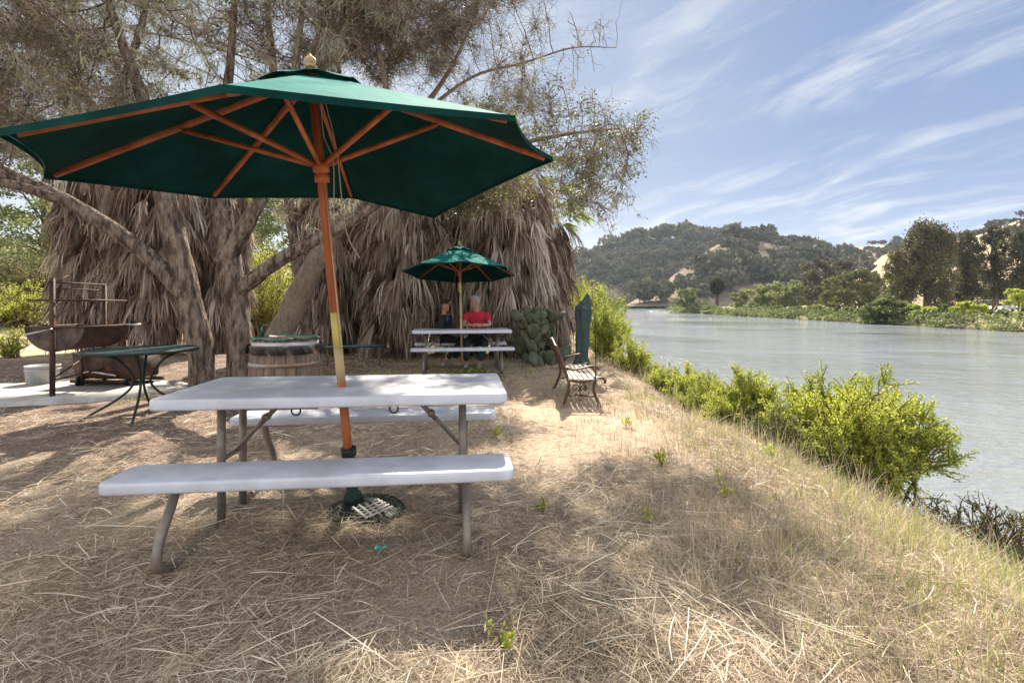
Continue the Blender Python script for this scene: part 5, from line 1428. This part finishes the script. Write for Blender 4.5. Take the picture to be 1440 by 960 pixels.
# ---- cast iron park bench facing the river
fx, fy = .62, 5.95; fzz = gz(.8, 6.5) + .0
t = thing('park_bench', (fx, fy, fzz), 'cast-iron garden bench with bleached wooden seat slats, facing the river', 'bench')
fr = Fr(fx, fy, fzz, R(-1.5))     # local: x forwards to the river, y along the length
LB = 1.42
def scroll(cx, cz, r0, turns, s, a0): return [(cx + r0 * (1 - .75 * k / 16) * math.cos(a0 + s * turns * 2 * math.pi * k / 16), cz + r0 * (1 - .75 * k / 16) * math.sin(a0 + s * turns * 2 * math.pi * k / 16)) for k in range(17)]
for yy in (0, LB):
    g = G()
    def cur(pts, r=.014, n=8): g.tube([fr(p[0], yy, p[1]) for p in smooth_path([(a, b, 0, 0) for a, b in pts], .03)] if len(pts) < 12 else [fr(p[0], yy, p[1]) for p in pts], r, n)
    cur([(-.015, 0), (.03, .10), (.075, .22), (.075, .33), (.02, .50), (-.04, .66), (-.075, .76)], .019)
    cur([(.47, 0), (.44, .07), (.395, .18), (.385, .27), (.41, .345)], .019)
    cur([(.07, .36), (.16, .33), (.28, .335), (.40, .36), (.48, .375), (.525, .345), (.515, .31)], .018)
    cur([(.03, .50), (.12, .475), (.24, .49), (.36, .52), (.43, .50), (.44, .475)], .013)
    cur([(.36, .515), (.40, .45), (.41, .40), (.37, .345)], .011)
    cur([(.08, .15), (.20, .17), (.30, .15), (.39, .15)], .010)
    cur(scroll(.16, .25, .055, 1.2, 1, -1), .008, 6); cur(scroll(.27, .25, .05, 1.2, -1, 4), .008, 6)
    cur(scroll(.22, .12, .04, 1.1, 1, 0), .007, 6); cur([(.22, .17), (.215, .25), (.22, .33)], .008)
    g.box(fr(-.02, yy, .008), (.055, .04, .016)); g.box(fr(.475, yy, .008), (.055, .04, .016))
    g.build('side_frame', M['iron'], t, smooth=True)
g = G()
for k in range(6):
    xx = .095 + k * .068; zz2 = .352 + .008 * abs(k - 2.5) / 2.5
    v0 = fr(xx, LB / 2, zz2); g.box(v0, (.054, LB + .05, .020), rz=R(-1.5), bev=.004)
g.build('seat', M['slat'], t)
g = G(); nU, nV = 30, 10; vs = []
for side in (0, 1):
    for i in range(nU + 1):
        u = i / nU; top = .72 + .055 * math.sin(math.pi * u) + .03 * math.cos(u * math.pi * 4)
        for j in range(nV + 1):
            v_ = j / nV; z = .40 + (top - .40) * v_; xx = .075 - (z - .33) * .36 + .012 * math.sin(v_ * math.pi)
            vs.append(fr(xx + (.022 if side else 0), LB * u, z))
m = nV + 1; off = (nU + 1) * m; q = []
for i in range(nU):
    for j in range(nV):
        a = i * m + j; q += [[a, a + 1, a + m + 1, a + m], [off + a + m, off + a + m + 1, off + a + 1, off + a]]
    q += [[i * m + nV, off + i * m + nV, off + (i + 1) * m + nV, (i + 1) * m + nV], [i * m, (i + 1) * m, off + (i + 1) * m, off + i * m]]
for i in (0, nU):
    for j in range(nV): a = i * m + j; q.append([a, off + a, off + a + 1, a + 1])
g.add(vs, q=q); g.build('backrest', M['slatdark'], t, smooth=False)
g = G(); g.tube([fr(.075 - (z - .33) * .36 + .01, LB * u, z) for u, z in [(i / 24, .725 + .055 * math.sin(math.pi * i / 24) + .03 * math.cos(i / 24 * math.pi * 4)) for i in range(25)]], .017, 8); g.build('top_rail', M['iron'], t, smooth=True)

# ---- furled, covered umbrella standing by the water
cx_, cy_ = (819 - 720) / F * 8.6, 8.6; cz_ = gz(cx_, cy_)
t = thing('covered_umbrella', (cx_, cy_, cz_), 'tall closed umbrella wrapped in a dark green cover, standing beyond the cast-iron bench', 'umbrella')
g = G(); nn = 36; rows = []
hs = [(.10, .20, .16), (.16, .17, .14), (.26, .135, .12), (.34, .125, .11), (.5, .13, .115), (.7, .14, .12), (.85, .135, .12), (.95, .155, .13), (1.05, .16, .13), (1.12, .155, .12), (1.2, .145, .11), (1.28, .12, .09), (1.34, .085, .065), (1.375, .045, .04), (1.38, .01, .01)]
for (h, rx, ry) in hs:
    a = np.arange(nn) * 2 * math.pi / nn; fold = 1 + .09 * np.sin(a * 5 + h * 3.5) + .06 * np.sin(a * 9 - h * 7) + .10 * (fbm(a * 2 + 4, h * 5 + 0 * a, 3, 1.3)) + (.07 * np.sin(a * 7) if h < .4 else 0)
    lean = .03 * (h - .7)
    rx *= .86
    rows.append(np.stack([cx_ + lean + rx * fold * np.cos(a) + (.04 if h > 1.2 else 0) * (h - 1.2) * 5, cy_ + ry * fold * np.sin(a), cz_ + h + 0 * a + (.05 * np.cos(a) if h > 1.25 else 0) + (.05 * np.sin(a * 6) if h < .12 else 0)], 1))
q = [[i * nn + j, i * nn + (j + 1) % nn, (i + 1) * nn + (j + 1) % nn, (i + 1) * nn + j] for i in range(len(hs) - 1) for j in range(nn)]
g.add(np.concatenate(rows), q=q, poly=[list(range((len(hs) - 1) * nn, len(hs) * nn))]); g.build('cover', M['tarp'], t, smooth=True)
g = G(); g.tube([(cx_, cy_, cz_ - .1), (cx_ + .02, cy_, cz_ + .4)], .03, 10); g.build('pole', M['wood'], t)
g = G(); 
for h in (.98, 1.14):
    a = np.linspace(0, 2 * math.pi, 30); g.tube([(cx_ + .18 * math.cos(k), cy_ + .135 * math.sin(k), cz_ + h + .02 * math.sin(k * 2)) for k in a], .006, 5, cap=False)
g.build('tie_strap', M['tarp'], t)
t = thing('metal_stake', (cx_ + .215, cy_ - .05, cz_), 'thin black metal stake standing against the right side of the green cover', 'stake')
g = G(); g.tube([(cx_ + .235, cy_ - .05, cz_ - .1), (cx_ + .215, cy_ - .05, cz_ + 1.02)], .009, 8); g.tube([(cx_ + .215, cy_ - .05, cz_ + 1.02), (cx_ + .20, cy_ - .05, cz_ + 1.05), (cx_ + .18, cy_ - .05, cz_ + 1.04)], .008, 8); g.build('rod', M['hook'], t)

# heap of cut greenery beside the farther table
x_, y_ = (665 - 720) / F * 8.2, 8.2; z_ = gz(x_, y_)
t = thing('brush_heap', (x_, y_, z_), 'heap of cut yellow-green strappy leaves on the ground in front of the man in red', 'brush')
n = 170; a = rng.uniform(0, 2 * math.pi, n); L = rng.uniform(.18, .5, n); b = np.array([x_, y_, z_]) + np.stack([rng.normal(size=n) * .22, rng.normal(size=n) * .12, np.abs(rng.normal(size=n)) * .05], 1)
P = [b]; d = np.stack([np.cos(a), np.sin(a), rng.uniform(.1, 1.0, n)], 1)
for k in range(4): d = d + [0, 0, -.42] + rng.normal(size=d.shape) * .08; P.append(np.maximum(P[-1] + d / np.linalg.norm(d, axis=1)[:, None] * (L / 4)[:, None], [-99, -99, z_ + .01]))
g = G(); g.ribbons(np.stack(P, 1), np.array([.011, .013, .011, .008, .002])[None], np.stack([-np.sin(a), np.cos(a), 0 * a], 1), np.clip(rng.normal(.55, .22, n), 0, 1)); g.build('leaves', M['frond'], t)

# small broad-leaved weeds one can pick out
def weed(px_, py_, s, label, n=14):
    Y = CAM_H * F / (py_ - 427); X = (px_ - 720) / F * Y; z = gz(X, Y); t = thing('weed', (X, Y, z), label, 'weed')
    g = G(); lg = G()
    for k in range(5):
        e = np.array([X, Y, z]) + np.array([rng.normal() * .35, rng.normal() * .35, rng.uniform(.6, 1.1)]) * s
        g.tube([(X, Y, z - .01), tuple((np.array([X, Y, z]) + e) / 2 + rng.normal(size=3) * s * .08), tuple(e)], .0016, 5)
        c = np.array([X, Y, z]) + (e - [X, Y, z]) * rng.uniform(.35, 1, (n, 1)); lg.leaves(c, s * .26, s * .15, np.clip(rng.normal(.7, .15, n), 0, 1), up=.4)
    g.build('stems', M['stem'], t); lg.build('leaves', M['shrub'], t)
weed(712, 915, .10, 'bright green broad-leaved seedling at the bottom centre of the picture', 10)
weed(697, 612, .10, 'small green weed on the bare soil just right of the foreground tabletop corner')
weed(765, 715, .09, 'green weed in the straw right of the foreground bench end')
weed(915, 735, .10, 'thin green weed in the dry grass midway across the bank', 8)
weed(1020, 700, .12, 'grassy green weed in front of the big bush', 10)
weed(880, 598, .11, 'green weed nearest the front foot of the cast-iron bench')
weed(930, 655, .12, 'leafy weed below the bench in the dry grass')
weed(1085, 640, .12, 'leafy weed at the left foot of the bright bushes')

# ---- far bank: driftwood, golf carts, landing
x0_, y0_ = px2(1392, 47), 47.; x0_ = max(x0_, float(farX(y0_)) - .3); z0_ = WATER
t = thing('driftwood', (x0_, y0_, z0_), 'bleached branching driftwood at the far waterline', 'driftwood'); g = G()
for (p0, p1, p2, r) in [((0, 0, 0), (-.2, .1, 1.0), (-1.3, .1, 1.5), .13), ((0, 0, 0), (.2, 0, 1.2), (1.0, .2, 1.9), .14), ((.1, 0, .6), (.9, .1, .9), (1.6, 0, .5), .09), ((-.1, 0, .2), (-1.4, 0, .5), (-2.6, .2, .3), .10), ((-1.4, 0, .5), (-1.9, 0, 1.0), (-2.3, 0, 1.1), .06), ((.5, .1, 1.5), (.4, 0, 1.9), (.7, 0, 2.3), .06), ((-2.6, .1, .1), (-3.6, 0, .4), (-4.2, .1, .2), .08)]:
    g.tube([tuple(np.array([x0_, y0_, z0_]) + np.array(p)) for p in (p0, p1, p2)], [r, r * .7, r * .25], 8)
g.build('branches', M['drift'], t, smooth=True)
def cart(xp, Y, label, flip=1):
    x = px2(xp, Y); z = gz(x, Y); t = thing('golf_cart', (x, Y, z), label, 'golf cart', 'golf carts parked on the far bank'); fr = Fr(x, Y, z, 0)
    g = G(); pr = [(-1.15, .32), (-1.15, .62), (-.95, .72), (-.55, .72), (-.50, .45), (.35, .42), (.45, .60), (.75, .85), (1.0, .80), (1.18, .60), (1.2, .32)]
    n = len(pr); g.add([fr(flip * a, s * .55, b) for s in (-1, 1) for a, b in pr], poly=[list(range(n)), list(range(n, 2 * n))[::-1]], q=[[i, (i + 1) % n, n + (i + 1) % n, n + i] for i in range(n)]); g.build('body', M['paintw'], t)
    g = G(); slab(g, fr, (flip * -.12, 0, 1.86), 1.75, 1.15, .07, .12, .02); g.build('roof', M['paintw'], t)
    g = G()
    for a0, a1 in ((.72, .58), (-.85, -.92)):
        for s in (-1, 1): g.tube(fr.pts([(flip * a0, s * .5, .7), (flip * a1, s * .5, 1.82)]), .025, 6)
    g.build('roof_frame', M['gmetal'], t)
    g = G(); g.box(fr(flip * -.42, 0, .80), (.5, 1.0, .14), bev=.04); g.box(fr(flip * -.68, 0, 1.06), (.12, 1.0, .45), bev=.04); g.build('seat', M['bucket'], t)
    for a in (-.78, .82):
        for s in (-1, 1):
            g = G(); g.lathe([(0, -.1), (.2, -.1), (.25, -.07), (.25, .07), (.2, .1), (0, .1)], fr(flip * a, s * .5, .25), 16, axis=(0, 1, 0)); w = g.build('wheel', M['hook'], t)
            g = G(); g.lathe([(0, .105), (.12, .104), (.12, .09)], fr(flip * a, s * .5 - .0, .25), 12, axis=(0, -1, 0)); g.build('rim', M['bucket'], w)
cart(1388, 84, 'white golf cart on the far bank, the one next to the bright bush')
cart(1413, 80, 'white golf cart on the far bank, second from the right edge', -1)
cart(1428, 88, 'white golf cart on the far bank, farthest back beside the small bright tree')
x0_, y0_ = px2(1020, 112), 112.; xs_ = float(farX(y0_)) ; 
t = thing('landing', (xs_ + 1.2, y0_, WATER), 'small dark timber landing at the far waterline near the lone fan palm', 'landing')
g = G(); g.box((xs_ + 1.0, y0_, -.55), (3.4, 3.2, .18)); g.build('deck', M['slatdark'], t)
g = G()
for k in range(5): g.box((xs_ - .4 + k * .75, y0_ - 1.5, -.95), (.2, .2, .95))
g.box((xs_ + 1.0, y0_ - 1.45, -.85), (3.2, .12, .4)); g.build('piles', M['slatdark'], t)

# ---------------------------------------------------------------- people
def skin_eval(nodes, edges, root, sub=2):
    names = list(nodes); bm = bmesh.new(); sk = bm.verts.layers.skin.verify(); vm = {}
    for k in names:
        v = bm.verts.new(nodes[k][0]); r = nodes[k][1]; r = r if isinstance(r, tuple) else (r, r)
        v[sk].radius = r; v[sk].use_root = (k == root); vm[k] = v
    for a, b in edges: bm.edges.new((vm[a], vm[b]))
    me = bpy.data.meshes.new('tmp'); bm.to_mesh(me); bm.free()
    o = bpy.data.objects.new('tmp', me); col.objects.link(o)
    md = o.modifiers.new('s', 'SKIN'); md.use_smooth_shade = True; md.branch_smoothing = .6
    o.modifiers.new('u', 'SUBSURF').levels = sub
    bpy.context.view_layer.update()
    e = o.evaluated_get(bpy.context.evaluated_depsgraph_get()); m2 = e.to_mesh()
    V = np.array([v.co[:] for v in m2.vertices]); Pl = [list(p.vertices) for p in m2.polygons]
    e.to_mesh_clear(); bpy.data.objects.remove(o); bpy.data.meshes.remove(me)
    return V, Pl
def sub_nodes(N, keys, k): return {a: (N[a][0], tuple(x * k + .006 for x in (N[a][1] if isinstance(N[a][1], tuple) else (N[a][1], N[a][1])))) for a in keys}
def person(label, J, face, shirt, trousers, shoe, hair, hairstyle, sleeve='long', sc=1., name_shirt='shirt', hand_dirs=None):
    """J: joints in world space; face: unit vector the head looks along"""
    base = J['pelvis']; t = thing('person', (base[0], base[1], min(J['ankL'][2], J['ankR'][2]) - .05), label, 'person')
    J = {k: np.array(v, float) for k, v in J.items()}; f = np.array(face, float); f /= np.linalg.norm(f)
    up = np.array([0, 0, 1.]) ; hup = J['head'] - J['neck']; hup /= np.linalg.norm(hup); rt = np.cross(f, hup); rt /= np.linalg.norm(rt); f = np.cross(hup, rt)
    rads = dict(pelvis=(.15, .12), spine=(.145, .11), chest=(.155, .115), neck=.055, skull=.07, head=.075, shL=.062, shR=.062, elL=.042, elR=.042, wrL=.027, wrR=.027, hipL=.088, hipR=.088, knL=.062, knR=.062, ankL=.04, ankR=.04, toeL=.034, toeR=.034)
    thin = {k: .72 for k in ('pelvis', 'spine', 'chest', 'shL', 'shR', 'hipL', 'hipR', 'knL', 'knR')}; thin['shL'] = thin['shR'] = .5
    rads = {k: (tuple(x * sc for x in v) if isinstance(v, tuple) else v * sc) for k, v in rads.items()}
    J['skull'] = J['neck'] * .45 + J['head'] * .55
    N = {k: (tuple(J[k]), rads[k]) for k in rads if k in J}
    E_ = [('pelvis', 'spine'), ('spine', 'chest'), ('chest', 'neck'), ('neck', 'skull'), ('skull', 'head'), ('chest', 'shL'), ('chest', 'shR'), ('shL', 'elL'), ('elL', 'wrL'), ('shR', 'elR'), ('elR', 'wrR'),
          ('pelvis', 'hipL'), ('pelvis', 'hipR'), ('hipL', 'knL'), ('hipR', 'knR'), ('knL', 'ankL'), ('knR', 'ankR'), ('ankL', 'toeL'), ('ankR', 'toeR')]
    Nb = {k: (v[0], tuple(x * thin.get(k, 1.) for x in (v[1] if isinstance(v[1], tuple) else (v[1], v[1])))) for k, v in N.items()}
    V, Pl = skin_eval(Nb, E_, 'pelvis'); g = G(); g.add(V, poly=Pl)
    Mh = Matrix((rt, f, hup)).transposed()
    hc = J['head']; H = lambda a, b, c: tuple(hc + rt * a * sc + f * b * sc + hup * c * sc)
    g.ball(hc, (.074 * sc, .092 * sc, .112 * sc), 18, M=Mh); g.ball(H(0, .03, -.06), (.052 * sc, .062 * sc, .055 * sc), 14, M=Mh)
    g.ball(H(0, .096, -.018), (.013 * sc, .018 * sc, .026 * sc), 8, M=Mh)
    for s in (-1, 1): g.ball(H(s * .076, 0, -.01), (.01 * sc, .022 * sc, .032 * sc), 8, M=Mh)
    g.ball(H(0, .084, -.062), (.024 * sc, .012 * sc, .008 * sc), 8, M=Mh)
    for s, w, e in (('L', 'wrL', 'elL'), ('R', 'wrR', 'elR')):
        hd = J[w] - J[e]; hd /= np.linalg.norm(hd)
        if hand_dirs: hd = np.array(hand_dirs[s], float); hd /= np.linalg.norm(hd)
        sd = np.cross(hd, up); sd /= np.linalg.norm(sd) + 1e-9; pn = np.cross(sd, hd)
        pc = J[w] + hd * .05 * sc
        g.tube([J[w] - hd * .01, J[w] + hd * .03 * sc, J[w] + hd * .09 * sc], [.024 * sc, .034 * sc, .030 * sc], 10)
        for k, l in enumerate((.065, .078, .074, .058)):
            b0 = J[w] + hd * .085 * sc + sd * (k - 1.5) * .019 * sc
            g.tube([b0, b0 + hd * l * .45 * sc - pn * .008, b0 + hd * l * .75 * sc - pn * .03, b0 + hd * l * .8 * sc - pn * .048], [.0095 * sc, .009 * sc, .008 * sc, .006 * sc], 7)
        th = J[w] + hd * .03 * sc + sd * .028 * sc * (1 if s == 'L' else -1)
        g.tube([th, th + hd * .03 * sc + sd * .022 * sc * (1 if s == 'L' else -1), th + hd * .065 * sc + sd * .02 * sc * (1 if s == 'L' else -1) - pn * .01], [.012 * sc, .011 * sc, .008 * sc], 7)
    g.build('body', M['skin'], t, smooth=True)
    g = G()
    for s in (-1, 1): g.ball(H(s * .030, .083, .012), .010 * sc, 8)
    g.build('eyes', M['hairdark'], t)
    ks = ['pelvis', 'spine', 'chest', 'shL', 'shR']; es = [('pelvis', 'spine'), ('spine', 'chest'), ('chest', 'shL'), ('chest', 'shR')]
    NN = sub_nodes(N, ks, 1.22)
    J2 = dict(J)
    for s in 'LR':
        if sleeve == 'long': NN['el' + s] = (tuple(J['el' + s]), .052 * sc); NN['wr' + s] = (tuple(J['wr' + s] * .97 + J['el' + s] * .03), .037 * sc); es += [('sh' + s, 'el' + s), ('el' + s, 'wr' + s)]
        else: NN['el' + s] = (tuple(J['sh' + s] * .30 + J['el' + s] * .70), .062 * sc); es += [('sh' + s, 'el' + s)]
    NN['col'] = (tuple(J['chest'] * .25 + J['neck'] * .75 - f * .0), .078 * sc); es.append(('chest', 'col'))
    V, Pl = skin_eval(NN, es, 'spine'); g = G(); g.add(V, poly=Pl); g.build(name_shirt, shirt, t, smooth=True)
    ks = ['pelvis', 'hipL', 'hipR', 'knL', 'knR']; es = [('pelvis', 'hipL'), ('pelvis', 'hipR'), ('hipL', 'knL'), ('hipR', 'knR')]
    NN = sub_nodes(N, ks, 1.12)
    for s in 'LR': NN['an' + s] = (tuple(J['ank' + s] * .92 + J['kn' + s] * .08), .060 * sc); es.append(('kn' + s, 'an' + s))
    V, Pl = skin_eval(NN, es, 'pelvis'); g = G(); g.add(V, poly=Pl); g.build('trousers', trousers, t, smooth=True)
    for s in 'LR':
        a, b = J['ank' + s], J['toe' + s]; d = b - a; d[2] = 0; d /= np.linalg.norm(d)
        c = a * .4 + b * .6; c[2] = min(a[2], b[2]) ; Ms = Matrix((np.cross(d, up), d, up)).transposed()
        g = G(); g.ball(c, (.047 * sc, .14 * sc, .046 * sc), 14, M=Ms); g.build('shoe', shoe, t, smooth=True)
    hg = G()
    if hairstyle == 'short':
        th_, ph_ = np.meshgrid(np.linspace(0, 1.9, 12), np.linspace(0, 2 * math.pi, 24, endpoint=False), indexing='ij')
        r = 1.07 + .05 * fbm(th_ * 4 + 3, ph_ * 3 + 3, 3, 1.5); lim = np.where(np.sin(ph_) > .25, np.minimum(th_, 1.0), th_)
        v = [H(.080 * r[i, j] * math.sin(lim[i, j]) * math.cos(ph_[i, j]), .098 * r[i, j] * math.sin(lim[i, j]) * math.sin(ph_[i, j]) - .006, .120 * r[i, j] * math.cos(lim[i, j]) + .004) for i in range(12) for j in range(24)]
        hg.add(v, q=[[i * 24 + j, i * 24 + (j + 1) % 24, (i + 1) * 24 + (j + 1) % 24, (i + 1) * 24 + j] for i in range(11) for j in range(24)])
    else:
        for k in range(34):
            th0 = rng.uniform(0, 1.7); p0 = rng.uniform(math.pi * .9, 2.1 * math.pi) if th0 > .8 else rng.uniform(0, 2 * math.pi)
            hg.ball(H(.078 * math.sin(th0) * math.cos(p0), .090 * math.sin(th0) * math.sin(p0) - .01, .105 * math.cos(th0) + .012), (.034 * sc, .034 * sc, .036 * sc), 8)
        for k in range(26):
            s_ = rng.uniform(-1, 1); hg.ball(H(s_ * .085, -.045 - .05 * (1 - s_ * s_) * rng.random(), -.03 - .15 * rng.random()), (.032 * sc, .032 * sc, .040 * sc), 8)
    hg.build('hair', hair, t, smooth=True)
    return t, H
yb = 9.56
person('grey-haired man in a red t-shirt sitting at the farther table, hands clasped', dict(
    pelvis=(-.66, yb, .56), spine=(-.665, yb - .05, .76), chest=(-.68, yb - .12, .965), neck=(-.69, yb - .17, 1.12), head=(-.715, yb - .22, 1.265),
    shL=(-.49, yb - .13, 1.03), shR=(-.87, yb - .13, 1.03), elL=(-.42, yb - .24, .81), elR=(-.93, yb - .25, .81), wrL=(-.60, yb - .40, .815), wrR=(-.74, yb - .41, .815),
    hipL=(-.57, yb - .02, .53), hipR=(-.75, yb - .02, .53), knL=(-.50, yb - .44, .51), knR=(-.86, yb - .44, .51), ankL=(-.62, yb - .40, .09), ankR=(-.86, yb - .42, .09), toeL=(-.62, yb - .56, .05), toeR=(-.86, yb - .58, .05)),
    (-.72, -.60, -.42), M['red'], M['jean'], M['shoe'], M['hairgrey'], 'short', 'short', name_shirt='shirt', hand_dirs=dict(L=(-1, -.35, 0), R=(1, -.3, .05)))
tt_, HH = person('dark-haired woman in a black jacket sitting at the farther table, turned to the man', dict(
    pelvis=(-1.36, yb, .55), spine=(-1.37, yb - .03, .73), chest=(-1.36, yb - .05, .91), neck=(-1.34, yb - .06, 1.05), head=(-1.31, yb - .08, 1.175),
    shL=(-1.24, yb + .08, .97), shR=(-1.34, yb - .23, .97), elL=(-1.24, yb + .0, .74), elR=(-1.36, yb - .30, .74), wrL=(-1.08, yb - .14, .66), wrR=(-1.14, yb - .26, .64),
    hipL=(-1.30, yb + .05, .53), hipR=(-1.28, yb - .09, .53), knL=(-.97, yb - .12, .52), knR=(-.93, yb - .26, .54), ankL=(-1.12, yb - .22, .12), ankR=(-1.28, yb - .30, .13), toeL=(-.99, yb - .28, .06), toeR=(-1.30, yb - .44, .07)),
    (.80, -.50, .12), M['black'], M['black'], M['shoe'], M['hairdark'], 'long', 'long', sc=.93, name_shirt='jacket')
g = G(); c = np.array([-1.25, yb - .215, .93]); g.ball(c, (.028, .03, .075), 12); g.build('teal_top', M['teal'], tt_, smooth=True)
def stander(xp, Y, shirt, label, turn=0.):
    x = px2(xp, Y); z = gz(x, Y); c, s = math.cos(turn), math.sin(turn)
    def p(a, b, h): return (x + a * c - b * s, Y + a * s + b * c, z + h)
    person(label, dict(pelvis=p(0, 0, .95), spine=p(0, 0, 1.13), chest=p(0, 0, 1.33), neck=p(0, 0, 1.48), head=p(0, -.02, 1.62), shL=p(.19, 0, 1.40), shR=p(-.19, 0, 1.40), elL=p(.26, 0, 1.12), elR=p(-.26, 0, 1.12),
        wrL=p(.24, -.12, .90), wrR=p(-.24, -.12, .90), hipL=p(.09, 0, .90), hipR=p(-.09, 0, .90), knL=p(.11, -.02, .50), knR=p(-.11, .0, .50), ankL=p(.12, 0, .09), ankR=p(-.12, .02, .09), toeL=p(.13, -.14, .05), toeR=p(-.13, -.12, .05)),
        (-s * -1 * .0 + s, -c, 0), shirt, M['jean'], M['shoe'], M['hairdark'], 'short', 'short')
stander(1343, 78, M['red'], 'distant person in a red top standing on the far bank under the eucalyptus', .4)
stander(1354, 77, M['paintw'], 'distant person in a white top standing on the far bank beside the one in red', -.3)
